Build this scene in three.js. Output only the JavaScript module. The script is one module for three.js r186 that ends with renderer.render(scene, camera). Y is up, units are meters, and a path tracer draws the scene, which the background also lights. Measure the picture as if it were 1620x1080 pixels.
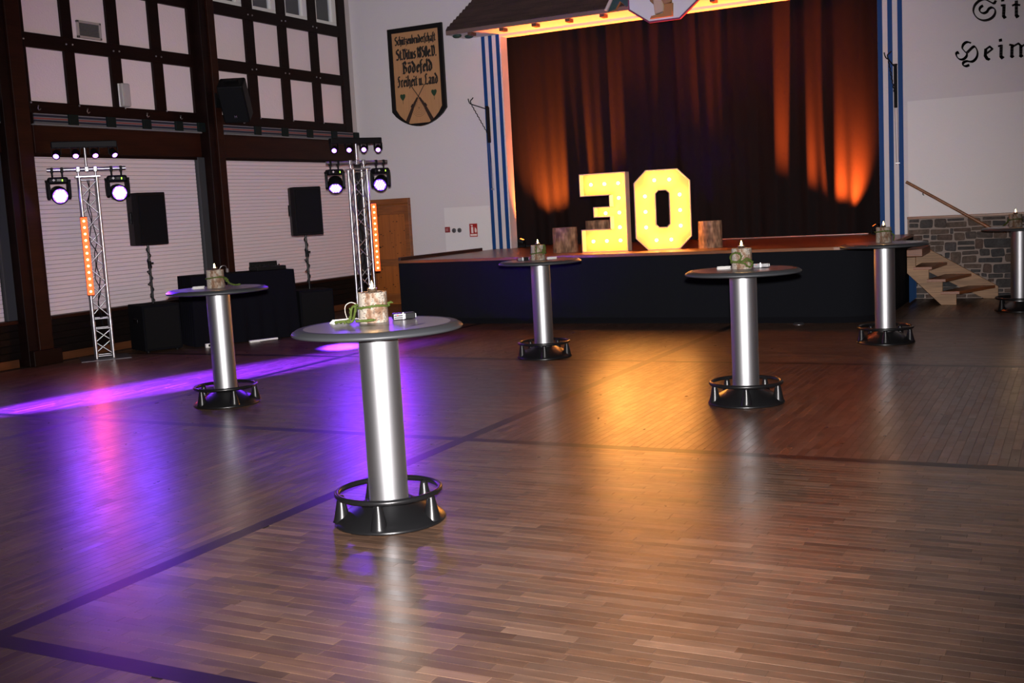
import * as THREE from 'three';
import { RoundedBoxGeometry } from 'three/addons/geometries/RoundedBoxGeometry.js';
import { ConvexGeometry } from 'three/addons/geometries/ConvexGeometry.js';
import { mergeGeometries } from 'three/addons/utils/BufferGeometryUtils.js';

// ---------------------------------------------------------------- camera, light, exposure
const scene = new THREE.Scene();
scene.background = new THREE.Color(0x000000);
const camera = new THREE.PerspectiveCamera(34.314, 1.5, 0.05, 80);
camera.position.set(0, 1.66, 0);
camera.rotation.order = 'YXZ';
camera.rotation.set(-6.8175 * Math.PI / 180, 27.406 * Math.PI / 180, -3.109 * Math.PI / 180);
const renderer = new THREE.WebGLRenderer({ antialias: true });
renderer.toneMapping = THREE.LinearToneMapping;
renderer.toneMappingExposure = 1.0;
renderer.shadowMap.enabled = true;

// the photographer's on-camera flash: small, neutral, right above the lens
const flash = new THREE.SpotLight(new THREE.Color(1.0, 0.945, 0.935), 600, 0, 0.60, 0.9, 2);
flash.name = 'camera_flash';
flash.position.set(0.02, 1.79, 0.02);
flash.target.position.set(-4.75, 0.9, -9.2);
flash.castShadow = true; flash.shadow.radius = 1.6;
scene.add(flash, flash.target);

// ---------------------------------------------------------------- helpers
let seed = 12345;
const rnd = () => { seed = (seed * 1664525 + 1013904223) >>> 0; return seed / 4294967296; };
const rr = (a, b) => a + (b - a) * rnd();
const V = (x, y, z) => new THREE.Vector3(x, y, z);
const used = {};
function numbered(name) {
  const n = used[name] = (used[name] ?? -1) + 1;
  return n ? `${name}_${String(n).padStart(3, '0')}` : name;
}
function M(name, geo, mat, parent) {
  const m = new THREE.Mesh(Array.isArray(geo) ? merge(geo) : geo, mat);
  m.name = parent ? name : numbered(name);
  m.castShadow = m.receiveShadow = true;
  (parent || scene).add(m);
  return m;
}
function G(name, label, category, pos = [0, 0, 0], turn = 0, group) {
  const g = new THREE.Group(); g.name = numbered(name); g.position.set(...pos); g.rotation.y = turn;
  g.userData = { label, category }; if (group) g.userData.group = group;
  scene.add(g); return g;
}
function tag(o, label, category, group) { o.userData.label = label; o.userData.category = category; if (group) o.userData.group = group; return o; }
function structG(name, label) { const g = new THREE.Group(); g.name = name; g.userData = { kind: 'structure', label, category: name.split('_')[0] }; scene.add(g); return g; }
function merge(list) {
  const l = list.map(g => { const h = g.index ? g.toNonIndexed() : g; for (const k of Object.keys(h.attributes)) if (!['position', 'normal', 'uv'].includes(k)) h.deleteAttribute(k); return h; });
  return mergeGeometries(l);
}
// box given by its extents, uv in metres
function ext(x0, x1, y0, y1, z0, z1) {
  const g = new THREE.BoxGeometry(x1 - x0, y1 - y0, z1 - z0); g.translate((x0 + x1) / 2, (y0 + y1) / 2, (z0 + z1) / 2); return uvm(g);
}
function uvm(g, s = 1) { // box-projected uv in metres
  const p = g.attributes.position, n = g.attributes.normal, u = new Float32Array(p.count * 2);
  for (let i = 0; i < p.count; i++) {
    const ax = Math.abs(n.getX(i)), ay = Math.abs(n.getY(i)), az = Math.abs(n.getZ(i));
    let a, b;
    if (ay >= ax && ay >= az) { a = p.getX(i); b = p.getZ(i); } else if (ax >= az) { a = p.getZ(i); b = p.getY(i); } else { a = p.getX(i); b = p.getY(i); }
    u[i * 2] = a * s; u[i * 2 + 1] = b * s;
  }
  g.setAttribute('uv', new THREE.BufferAttribute(u, 2)); return g;
}
const rbox = (w, h, d, r = 0.005, x = 0, y = 0, z = 0, s = 2) => { const g = new RoundedBoxGeometry(w, h, d, s, Math.min(r, w / 2.01, h / 2.01, d / 2.01)); g.translate(x, y, z); return uvm(g); };
const rext = (x0, x1, y0, y1, z0, z1, r = 0.006, s = 1) => rbox(x1 - x0, y1 - y0, z1 - z0, r, (x0 + x1) / 2, (y0 + y1) / 2, (z0 + z1) / 2, s);
function rod(a, b, r, seg = 8, r2 = r) {
  const d = V().subVectors(b, a), g = new THREE.CylinderGeometry(r2, r, d.length(), seg, 1);
  g.applyQuaternion(new THREE.Quaternion().setFromUnitVectors(V(0, 1, 0), d.clone().normalize()));
  g.translate((a.x + b.x) / 2, (a.y + b.y) / 2, (a.z + b.z) / 2); return g;
}
const tube = (pts, r, n = 40, seg = 6, closed = false) => new THREE.TubeGeometry(new THREE.CatmullRomCurve3(pts.map(p => p.isVector3 ? p : V(...p)), closed), n, r, seg, closed);
const lathe = (pts, n = 32) => new THREE.LatheGeometry(pts.map(p => new THREE.Vector2(p[0], p[1])), n);
function poly(pts, depth, z0, bevel = 0) { // outline in x,y pushed from z0 by depth
  const s = new THREE.Shape(pts.map(p => new THREE.Vector2(p[0], p[1])));
  const g = new THREE.ExtrudeGeometry(s, { depth, bevelEnabled: bevel > 0, bevelSize: bevel, bevelThickness: bevel, bevelSegments: 1, bevelOffset: -bevel, curveSegments: 12 });
  g.translate(0, 0, z0); return g;
}
// value noise, tileable
function noiseGrid(n) { const a = new Float32Array(n * n); for (let i = 0; i < n * n; i++) a[i] = rnd(); return a; }
const NG = 256, NA = noiseGrid(NG);
function vn(x, y, px, py) { // periodic in px,py cells
  const xi = Math.floor(x), yi = Math.floor(y), fx = x - xi, fy = y - yi, sx = fx * fx * (3 - 2 * fx), sy = fy * fy * (3 - 2 * fy);
  const X0 = ((xi % px) + px) % px, X1 = (X0 + 1) % px, Y0 = ((yi % py) + py) % py, Y1 = (Y0 + 1) % py;
  const g = (a, b) => NA[((b * 37 + 11) % NG) * NG + ((a * 13 + b * 7) % NG)];
  return (g(X0, Y0) * (1 - sx) + g(X1, Y0) * sx) * (1 - sy) + (g(X0, Y1) * (1 - sx) + g(X1, Y1) * sx) * sy;
}
function tex(w, h, fn, rep = [1, 1], srgb = true) {
  const d = new Uint8Array(w * h * 4);
  for (let y = 0; y < h; y++) for (let x = 0; x < w; x++) {
    const c = fn(x / w, y / h), i = (y * w + x) * 4;
    d[i] = Math.max(0, Math.min(255, c[0] * 255)); d[i + 1] = Math.max(0, Math.min(255, c[1] * 255)); d[i + 2] = Math.max(0, Math.min(255, c[2] * 255)); d[i + 3] = 255;
  }
  const t = new THREE.DataTexture(d, w, h); t.wrapS = t.wrapT = THREE.RepeatWrapping; t.repeat.set(...rep);
  t.magFilter = THREE.LinearFilter; t.minFilter = THREE.LinearMipmapLinearFilter; t.generateMipmaps = true;
  if (srgb) t.colorSpace = THREE.SRGBColorSpace; t.needsUpdate = true; return t;
}
function canvas(w, h, draw) {
  const c = document.createElement('canvas'); c.width = w; c.height = h; draw(c.getContext('2d'), w, h);
  const t = new THREE.CanvasTexture(c); t.colorSpace = THREE.SRGBColorSpace; return t;
}
const lin = (r, g, b) => new THREE.Color().setRGB(r, g, b);
const std = (color, roughness = 0.7, metalness = 0, o = {}) => new THREE.MeshStandardMaterial({ color, roughness, metalness, ...o });
const matte = (color, roughness = 0.9, k = 0.25, o = {}) => new THREE.MeshPhysicalMaterial({ color, roughness, metalness: 0, specularIntensity: k, ...o });
const glow = (r, g, b, k) => new THREE.MeshStandardMaterial({ color: 0x000000, emissive: lin(r, g, b), emissiveIntensity: k, roughness: 0.6 });

// ---------------------------------------------------------------- materials
const plasterBump = tex(256, 256, (u, v) => { const n = 0.5 * vn(u * 64, v * 64, 64, 64) + 0.3 * vn(u * 128, v * 128, 128, 128) + 0.2 * vn(u * 16, v * 16, 16, 16); return [n, n, n]; }, [1, 1], false);
const mPlaster = std(lin(0.64, 0.60, 0.62), 0.9, 0, { bumpMap: plasterBump, bumpScale: 0.003 });
const mPlasterLow = std(lin(0.74, 0.71, 0.72), 0.85, 0, { bumpMap: plasterBump, bumpScale: 0.002 });
const mInfill = std(lin(0.82, 0.69, 0.71), 0.9, 0, { bumpMap: plasterBump, bumpScale: 0.003 });
const grainT = tex(512, 512, (u, v) => {
  const g = vn(u * 4, v * 96, 4, 96) * 0.5 + vn(u * 12, v * 220, 12, 220) * 0.3 + vn(u * 3, v * 12, 3, 12) * 0.4; const k = 0.62 + 0.38 * g; return [k, k * 0.98, k * 0.95];
}, [1, 1]);
const darkTimber = matte(lin(0.012, 0.0042, 0.0036), 0.5, 0.3, { map: grainT });
const darkTimber2 = matte(lin(0.030, 0.0085, 0.0045), 0.48, 0.35, { map: grainT });
const mGreyRail = matte(lin(0.045, 0.047, 0.052), 0.5, 0.4);
const mDarkPanel = matte(lin(0.009, 0.0055, 0.0048), 0.55, 0.3, { map: grainT });
const mBaseboard = std(lin(0.13, 0.045, 0.017), 0.45, 0, { map: grainT });
const mSlat = std(lin(0.78, 0.66, 0.70), 0.6);
const mBlack = matte(lin(0.005, 0.005, 0.0056), 0.5, 0.22);
const mBlackFab = matte(lin(0.0045, 0.0046, 0.006), 0.95, 0.12);
const mBlackGloss = matte(lin(0.006, 0.006, 0.0065), 0.25, 0.4);
const mRubber = matte(lin(0.0055, 0.0055, 0.006), 0.3, 0.7);
const mChrome = std(lin(0.52, 0.52, 0.54), 0.38, 1);
const mAlu = std(lin(0.60, 0.61, 0.63), 0.36, 1);
const brushed = tex(256, 256, (u, v) => { const n = vn(u * 2, v * 256, 2, 256); return [n, n, n]; }, [1, 3], false);
const mColumn = new THREE.MeshPhysicalMaterial({ color: lin(0.40, 0.405, 0.42), metalness: 1, roughness: 0.44, bumpMap: brushed, bumpScale: 0.00003 });
const mWhite = std(lin(0.78, 0.77, 0.75), 0.6);
const mBlue = matte(lin(0.006, 0.05, 0.19), 0.6, 0.4);
const mPine = (() => { // knotty pine
  const kn = []; for (let i = 0; i < 46; i++) kn.push([rnd(), rnd(), rr(0.006, 0.014)]);
  const t = tex(512, 1024, (u, v) => {
    let g = vn(u * 70, v * 4, 70, 4) * 0.5 + vn(u * 20, v * 2, 20, 2) * 0.5, k = 0;
    for (const q of kn) { const dx = (u - q[0]), dy = (v - q[1]) * 2, d = Math.sqrt(dx * dx + dy * dy * 0.6) / q[2]; if (d < 1.6) k = Math.max(k, Math.min(1, 1.6 - d)); }
    const a = 0.78 + 0.22 * g; return [0.66 * a * (1 - 0.6 * k), 0.37 * a * (1 - 0.7 * k), 0.15 * a * (1 - 0.7 * k)];
  }, [1, 1]);
  return std(0xffffff, 0.45, 0, { map: t });
})();
const mPineFrame = std(lin(0.32, 0.105, 0.027), 0.42, 0, { map: grainT });
const mPinePale = std(lin(0.40, 0.235, 0.125), 0.6, 0, { map: grainT });
const mTread = std(lin(0.30, 0.10, 0.035), 0.4, 0, { map: grainT });
const mRailWood = std(lin(0.30, 0.125, 0.05), 0.4, 0, { map: grainT });
const mStageDeck = std(lin(0.26, 0.10, 0.042), 0.32, 0, { map: grainT });

// ---------------------------------------------------------------- floor: parquet strips in 4 m squares with dark border strips
const GX = [-11.87, -7.93, -4.03, -0.10, 3.83], GZ = [-18.8, -14.83, -10.86, -6.92, -2.92, 1.05];
const floor = structG('floor', 'worn brown parquet floor divided by dark border strips');
M('subfloor', ext(-12.3, 4.3, -0.12, -0.0045, -17.8, 6.3), std(lin(0.03, 0.018, 0.012), 0.6), floor);
{
  const grain = tex(1024, 1024, (u, v) => {
    const g = vn(u * 10, v * 256, 10, 256) * 0.4 + vn(u * 26, v * 128, 26, 128) * 0.3 + vn(u * 6, v * 40, 6, 40) * 0.3;
    const blot = vn(u * 14, v * 14, 14, 14) * 0.6 + vn(u * 40, v * 40, 40, 40) * 0.4;
    const k = 0.66 + 0.26 * g + 0.14 * blot; return [k, k * 0.985, k * 0.96];
  });
  const rough = tex(512, 512, (u, v) => {
    const b = vn(u * 9, v * 9, 9, 9) * 0.5 + vn(u * 30, v * 30, 30, 30) * 0.3 + vn(u * 90, v * 90, 90, 90) * 0.2, k = 0.25 + 0.15 * b; return [k, k, k];
  }, [1, 1], false);
  const mFloor = new THREE.MeshPhysicalMaterial({ color: 0xffffff, vertexColors: true, map: grain, roughnessMap: rough, roughness: 1, bumpMap: grain, bumpScale: 0.00025, specularIntensity: 0.95, ior: 1.5 });
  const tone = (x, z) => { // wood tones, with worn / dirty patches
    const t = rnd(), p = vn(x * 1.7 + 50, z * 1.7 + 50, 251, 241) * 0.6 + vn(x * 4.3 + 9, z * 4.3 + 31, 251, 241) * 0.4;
    const rd = z < -6.92 && z > -10.86 && x > -4.03 ? 1 : 0; // the next square is tinted redder and darker
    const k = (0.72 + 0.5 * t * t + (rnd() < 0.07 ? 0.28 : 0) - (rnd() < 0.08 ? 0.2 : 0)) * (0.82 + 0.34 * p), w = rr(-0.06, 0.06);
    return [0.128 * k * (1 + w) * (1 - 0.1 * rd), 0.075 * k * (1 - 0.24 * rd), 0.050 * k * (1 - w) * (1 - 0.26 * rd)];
  };
  const strips = [];
  for (let i = 0; i < 4; i++) for (let j = 0; j < 5; j++) {
    const x0 = GX[i] + 0.05, x1 = GX[i + 1] - 0.05, z0 = Math.max(GZ[j] + 0.05, -17.5), z1 = Math.min(GZ[j + 1] - 0.05, 0.4);
    if (z1 - z0 < 0.1) continue;
    const alongX = (i + j) % 2 === 1; // the square right in front of the camera runs along x
    const W = 0.056, a0 = alongX ? x0 : z0, a1 = alongX ? x1 : z1, b0 = alongX ? z0 : x0, b1 = alongX ? z1 : x1;
    const n = Math.round((b1 - b0) / W), w = (b1 - b0) / n;
    for (let k = 0; k < n; k++) {
      let a = a0 - rr(0, 0.3);
      while (a < a1) {
        const len = rr(0.26, 0.46), s = Math.max(a, a0), e = Math.min(a + len, a1); a += len;
        if (e - s < 0.02) continue;
        strips.push(alongX ? [s, e, b0 + k * w, b0 + (k + 1) * w, true] : [b0 + k * w, b0 + (k + 1) * w, s, e, false]);
      }
    }
  }
  // far corners of the room behind the frame stay plain
  function stripGeo(list) {
    const n = list.length, P = new Float32Array(n * 90), N = new Float32Array(n * 90), U = new Float32Array(n * 60), C = new Float32Array(n * 90);
    let o = 0;
    const c = 0.0011, dy = 0.0016;
    for (const [x0, x1, z0, z1, ax] of list) {
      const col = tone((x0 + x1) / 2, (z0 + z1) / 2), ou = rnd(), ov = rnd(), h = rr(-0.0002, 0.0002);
      const g = 0.0002, o4 = [[x0 + g, -dy, z0 + g], [x0 + g, -dy, z1 - g], [x1 - g, -dy, z1 - g], [x1 - g, -dy, z0 + g]], i4 = [[x0 + c, h, z0 + c], [x0 + c, h, z1 - c], [x1 - c, h, z1 - c], [x1 - c, h, z0 + c]];
      const quads = [[i4[0], i4[1], i4[2], i4[3], [0, 1, 0]]];
      const nn = [[-0.8, 0.6, 0], [0, 0.6, 0.8], [0.8, 0.6, 0], [0, 0.6, -0.8]];
      for (let k = 0; k < 4; k++) { const k2 = (k + 1) % 4; quads.push([i4[k2], i4[k], o4[k], o4[k2], nn[k]]); }
      for (const q of quads) for (const t of [0, 1, 2, 0, 2, 3]) {
        const p = q[t]; P.set(p, o * 3); N.set(q[4], o * 3); C.set(col, o * 3);
        U[o * 2] = (ax ? p[0] : p[2]) / 2 + ou; U[o * 2 + 1] = (ax ? p[2] : p[0]) / 2 + ov; o++;
      }
    }
    const geo = new THREE.BufferGeometry();
    geo.setAttribute('position', new THREE.BufferAttribute(P, 3)); geo.setAttribute('normal', new THREE.BufferAttribute(N, 3));
    geo.setAttribute('uv', new THREE.BufferAttribute(U, 2)); geo.setAttribute('color', new THREE.BufferAttribute(C, 3)); return geo;
  }
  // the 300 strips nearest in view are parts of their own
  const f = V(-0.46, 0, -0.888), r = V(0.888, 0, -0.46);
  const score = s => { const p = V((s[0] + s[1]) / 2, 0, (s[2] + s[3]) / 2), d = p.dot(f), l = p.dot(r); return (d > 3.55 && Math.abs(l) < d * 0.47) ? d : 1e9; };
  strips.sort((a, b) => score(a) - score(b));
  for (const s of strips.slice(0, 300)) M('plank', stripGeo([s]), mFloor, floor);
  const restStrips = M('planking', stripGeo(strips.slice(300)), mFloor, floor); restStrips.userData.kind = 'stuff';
  const mStrip = matte(lin(0.011, 0.0072, 0.0068), 0.36, 0.8, { map: grain });
  for (const x of GX.slice(1, 4)) { let k = 0; for (let j = 0; j < 5; j++) { const z0 = Math.max(GZ[j] + 0.05, -17.5), z1 = Math.min(GZ[j + 1] - 0.05, 0.4); if (z1 > z0) M('border_strip', ext(x - 0.05, x + 0.05, -0.004, 0, z0, z1), mStrip, floor); } }
  for (const z of GZ.slice(1, 5)) M('border_strip', ext(-11.95, 3.95, -0.004, 0, z - 0.05, z + 0.05), mStrip, floor);
}

// ---------------------------------------------------------------- room shell
const XL = -12, ZB = -17.5;
const ceiling = structG('ceiling', 'dark timber ceiling of the hall');
M('ceiling_boards', ext(-12.3, 4.3, 6.6, 6.75, -19.2, 6.3), std(lin(0.10, 0.06, 0.04), 0.7, 0, { map: grainT }), ceiling);
const wallRight = structG('wall_right', 'white plaster side wall'); M('plaster', ext(4, 4.3, 0, 6.6, -17.5, 6.3), mPlaster, wallRight);
const wallFront = structG('wall_front', 'white plaster wall at the entrance end'); M('plaster', ext(-12.3, 4.3, 0, 6.6, 6, 6.3), mPlaster, wallFront);

// left wall: half-timbering above, roller shutters below
const wallLeft = structG('wall_left', 'half-timbered side wall with pale infill panels above shuttered windows');
M('plaster', ext(XL - 0.3, XL - 0.10, 0, 6.6, -18.0, 6.3), std(lin(0.5, 0.45, 0.45), 0.9), wallLeft);
const P1 = [[-10.69, -10.09], [-11.475, -10.865], [-12.27, -11.675], [-13.065, -12.475]];
const P2 = [[-14.36, -13.62], [-15.22, -14.585], [-16.075, -15.435], [-16.935, -16.295]];
const P0 = [[-9.56, -9.20], [-9.0, -8.4], [-8.2, -7.6], [-7.4, -6.8]];
const rows = [[3.365, 4.045], [4.23, 4.91]];
for (const bay of [P0, P1, P2]) {
  for (const [za, zb] of bay) for (const [ya, yb] of rows) M('infill_panel', rext(XL - 0.10, XL - 0.005 + rr(-0.002, 0.002), ya - 0.03, yb + 0.03, za - 0.03, zb + 0.03, 0.004), mInfill, wallLeft);
  // studs between panels
  const edges = [...bay].sort((a, b) => a[0] - b[0]);
  for (let k = 0; k < edges.length - 1; k++) M('timber_stud', rext(XL - 0.1, XL + 0.035, 3.36, 6.6, edges[k][1], edges[k + 1][0], 0.006), darkTimber, wallLeft);
}
M('timber_stud', rext(XL - 0.1, XL + 0.05, 3.2, 6.6, -17.15, -16.935, 0.006), darkTimber, wallLeft);
M('timber_stud', rext(XL - 0.1, XL + 0.035, 3.2, 6.6, -13.60, -13.065, 0.006), darkTimber, wallLeft);
M('timber_stud', rext(XL - 0.1, XL + 0.035, 3.2, 6.6, -10.09, -9.56, 0.006), darkTimber, wallLeft);
const bays = [[-9.6, -6.7], [-13.1, -10.05], [-17.15, -13.6]];
for (const [za, zb] of bays) {
  for (const [ya, yb] of [[3.215, 3.365], [4.045, 4.23], [4.91, 5.10]]) M('timber_rail', rext(XL - 0.1, XL + 0.045, ya, yb, za, zb, 0.006), darkTimber, wallLeft);
  M('timber_lintel', rext(XL - 0.1, XL + 0.06, 2.70, 3.07, za, zb, 0.008), darkTimber2, wallLeft);
  M('shutter_box', rext(XL - 0.1, XL + 0.02, 2.66, 2.72, za, zb, 0.004), darkTimber, wallLeft);
}
// iron bolt heads on the crossings
const boltG = new THREE.SphereGeometry(0.0135, 8, 6);
for (const bay of [P1, P2]) for (const [za, zb] of bay) for (const y of [4.135, 5.0]) for (const dz of [0.035, 0.14]) { const b = M('bolt_head', boltG, mChrome, wallLeft); b.position.set(XL + 0.048, y + rr(-0.01, 0.01), zb + dz); }
for (const bay of [P1, P2]) for (const [za, zb] of bay) { const b = M('bolt_head', boltG, mChrome, wallLeft); b.position.set(XL + 0.048, 3.35 + rr(-0.01, 0.01), zb + 0.02); }
// striped fascia boards between green blocks
{
  const stripe = canvas(32, 128, (c, w, h) => { const s = [['#8d8a90', 0, .12], ['#23263c', .12, .34], ['#8c888c', .34, .44], ['#a04a44', .44, .58], ['#8c888c', .58, .66], ['#23263c', .66, .86], ['#77777c', .86, 1]]; for (const [k, a, b] of s) { c.fillStyle = k; c.fillRect(0, a * h, w, (b - a) * h + 1); } });
  const mStripe = std(lin(0.62,0.62,0.62), 0.8, 0, { map: stripe }), mGreen = matte(lin(0.006, 0.011, 0.010), 0.6, 0.3);
  const segs = [[-9.5, -8.95], [-8.8, -8.2], [-10.60, -10.07], [-11.25, -10.76], [-11.91, -11.40], [-12.55, -12.06], [-13.02, -12.70], [-14.33, -13.62], [-15.03, -14.51], [-15.71, -15.20], [-16.42, -15.88], [-17.10, -16.59]];
  for (const [za, zb] of segs) { const g = new THREE.BoxGeometry(zb - za, 0.125, 0.02); g.rotateY(Math.PI / 2); g.translate(XL + 0.07, 3.145, (za + zb) / 2); M('striped_board', g, mStripe, wallLeft); }
  for (const [za, zb] of segs) M('green_block', rext(XL - 0.05, XL + 0.11, 3.075, 3.215, za - 0.155, za - 0.004, 0.005), mGreen, wallLeft);
  for (const [za, zb] of bays) { M('ledge', rext(XL - 0.05, XL + 0.10, 3.055, 3.078, za, zb, 0.003), std(lin(0.17, 0.165, 0.17), 0.6), wallLeft); M('fascia_back', ext(XL - 0.1, XL + 0.055, 3.07, 3.215, za, zb), darkTimber, wallLeft); }
}
// shutters: one slat each
let nWin = 0;
function shutter(za, zb, y0 = 0.60, y1 = 2.70) {
  const w = structG(`window_${++nWin}`, ['window with its pale roller shutter down, cut by the left edge', 'window with its pale roller shutter down behind the truss tower', 'window with its pale roller shutter down beside the far corner'][nWin - 1]);
  const n = 38, h = (y1 - y0) / n, geo = rbox(0.018, h - 0.003, zb - za - 0.02, 0.007, 0, 0, 0, 2);
  M('shutter_backing', ext(XL - 0.1, XL - 0.045, y0, y1, za, zb), std(lin(0.36, 0.31, 0.32), 0.8), w);
  for (let k = 0; k < n; k++) { const s = M('slat', geo, mSlat, w); s.position.set(XL - 0.032 + rr(-0.0006, 0.0006), y0 + (k + 0.5) * h, (za + zb) / 2); }
  M('guide_rail', rext(XL - 0.1, XL + 0.03, y0, y1, za - 0.155, za, 0.006), mGreyRail, w);
  M('guide_rail', rext(XL - 0.1, XL + 0.0, y0, y1, zb, zb + 0.03, 0.006), darkTimber, w);
  M('window_sill', rext(XL - 0.1, XL + 0.09, y0 - 0.045, y0, za - 0.1, zb + 0.05, 0.008), darkTimber2, w);
}
shutter(-9.40, -7.2); shutter(-13.03, -10.05); shutter(-17.2, -13.6);
M('wainscot_panel', ext(XL - 0.1, XL + 0.0, 0.1, 0.56, -17.5, -3), mDarkPanel, wallLeft);
for (let k = 0; k < 5; k++) M('wainscot_board', rext(XL - 0.02, XL + 0.015, 0.11 + k * 0.09, 0.195 + k * 0.09, -17.4, -4, 0.006), mDarkPanel, wallLeft);
// big posts
function post(zc, w, d) {
  M('timber_post', rext(XL - 0.1, XL + d, 0.0, 6.6, zc - w / 2, zc + w / 2, 0.01), darkTimber2, wallLeft);
  M('post_cheek', rext(XL - 0.1, XL + d * 0.85, 0, 6.6, zc + w / 2 + 0.004, zc + w / 2 + 0.15, 0.008), darkTimber, wallLeft);
  M('post_plinth', rext(XL - 0.1, XL + d + 0.05, 0, 0.2, zc - w / 2 - 0.08, zc + w / 2 + 0.14, 0.01), darkTimber, wallLeft);
}
post(-13.40, 0.15, 0.20); post(-9.80, 0.22, 0.20);
const bb = structG('baseboard_left', 'orange-brown wooden baseboard under the shuttered windows');
for (const [za, zb] of [[-13.1, -10.15], [-17.4, -13.6], [-9.5, -4]]) M('board', rext(XL, XL + 0.03, 0.0, 0.105, za, zb, 0.006), mBaseboard, bb);

// small windows high up in the half-timbering
const mGlassDark = new THREE.MeshPhysicalMaterial({ color: lin(0.9, 0.92, 0.95), roughness: 0.04, transmission: 1, thickness: 0, ior: 1.5 });
P2.forEach(([za, zb], k) => {
  const w = structG(`window_${4 + k}`, `small white-framed window high in the timber wall, ${['nearest the loudspeaker', 'second from the loudspeaker', 'third from the loudspeaker', 'next to the corner'][k]}`);
  const z0 = za - 0.01, z1 = zb + 0.01, y0 = 5.09, y1 = 5.95, t = 0.075;
  M('window_frame', [rext(XL - 0.08, XL, y0, y0 + t, z0, z1), rext(XL - 0.08, XL, y1 - t, y1, z0, z1), rext(XL - 0.08, XL, y0 + t + 0.001, y1 - t - 0.001, z0, z0 + t + 0.06), rext(XL - 0.08, XL, y0 + t + 0.001, y1 - t - 0.001, z1 - t, z1)], mWhite, w);
  M('pane', ext(XL - 0.05, XL - 0.046, y0 + t, y1 - t, z0 + t, z1 - t), mGlassDark, w);
  M('night_backing', ext(XL - 0.099, XL - 0.09, y0, y1, z0, z1), std(lin(0.012, 0.014, 0.014), 0.8), w);
});

// back wall with stage opening
const wallBack = structG('wall_back', 'white plaster wall around the stage opening');
const OX0 = -8.98, OX1 = -2.70, OY = 4.64;
M('plaster', [ext(-12.3, OX0, 0, 6.6, ZB - 0.24, ZB), ext(OX1, 4.3, 0, 6.6, ZB - 0.24, ZB), ext(OX0, OX1, OY, 6.6, ZB - 0.24, ZB)], mPlaster, wallBack);
M('smooth_panel', rext(-10.32, -9.38, 0.0, 1.745, ZB - 0.01, ZB + 0.006, 0.003), mPlasterLow, wallBack);
M('smooth_panel', ext(-2.29, 4, 1.2, 2.92, ZB - 0.01, ZB + 0.006), mPlasterLow, wallBack);
for (const x of [-9.325, -9.185, -9.04]) M('blue_stripe', ext(x - 0.034, x + 0.034, 0.9, 4.72, ZB - 0.005, ZB + 0.004), mBlue, wallBack);
for (const x of [-2.665, -2.525, -2.385]) M('blue_stripe', ext(x - 0.034, x + 0.034, 0.92, 6.2, ZB - 0.005, ZB + 0.004), mBlue, wallBack);
M('trim_board', rext(-2.31, 4, 1.19, 1.225, ZB - 0.01, ZB + 0.05, 0.005), mRailWood, wallBack);
// stage house behind the opening
M('stage_house', [ext(-10.6, -10.4, 0, 6.6, -19.2, ZB - 0.24), ext(-1.4, -1.2, 0, 6.6, -19.2, ZB - 0.24), ext(-10.6, -1.2, 0, 6.6, -19.4, -19.2)], std(lin(0.03, 0.03, 0.03), 0.9), wallBack);
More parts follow.
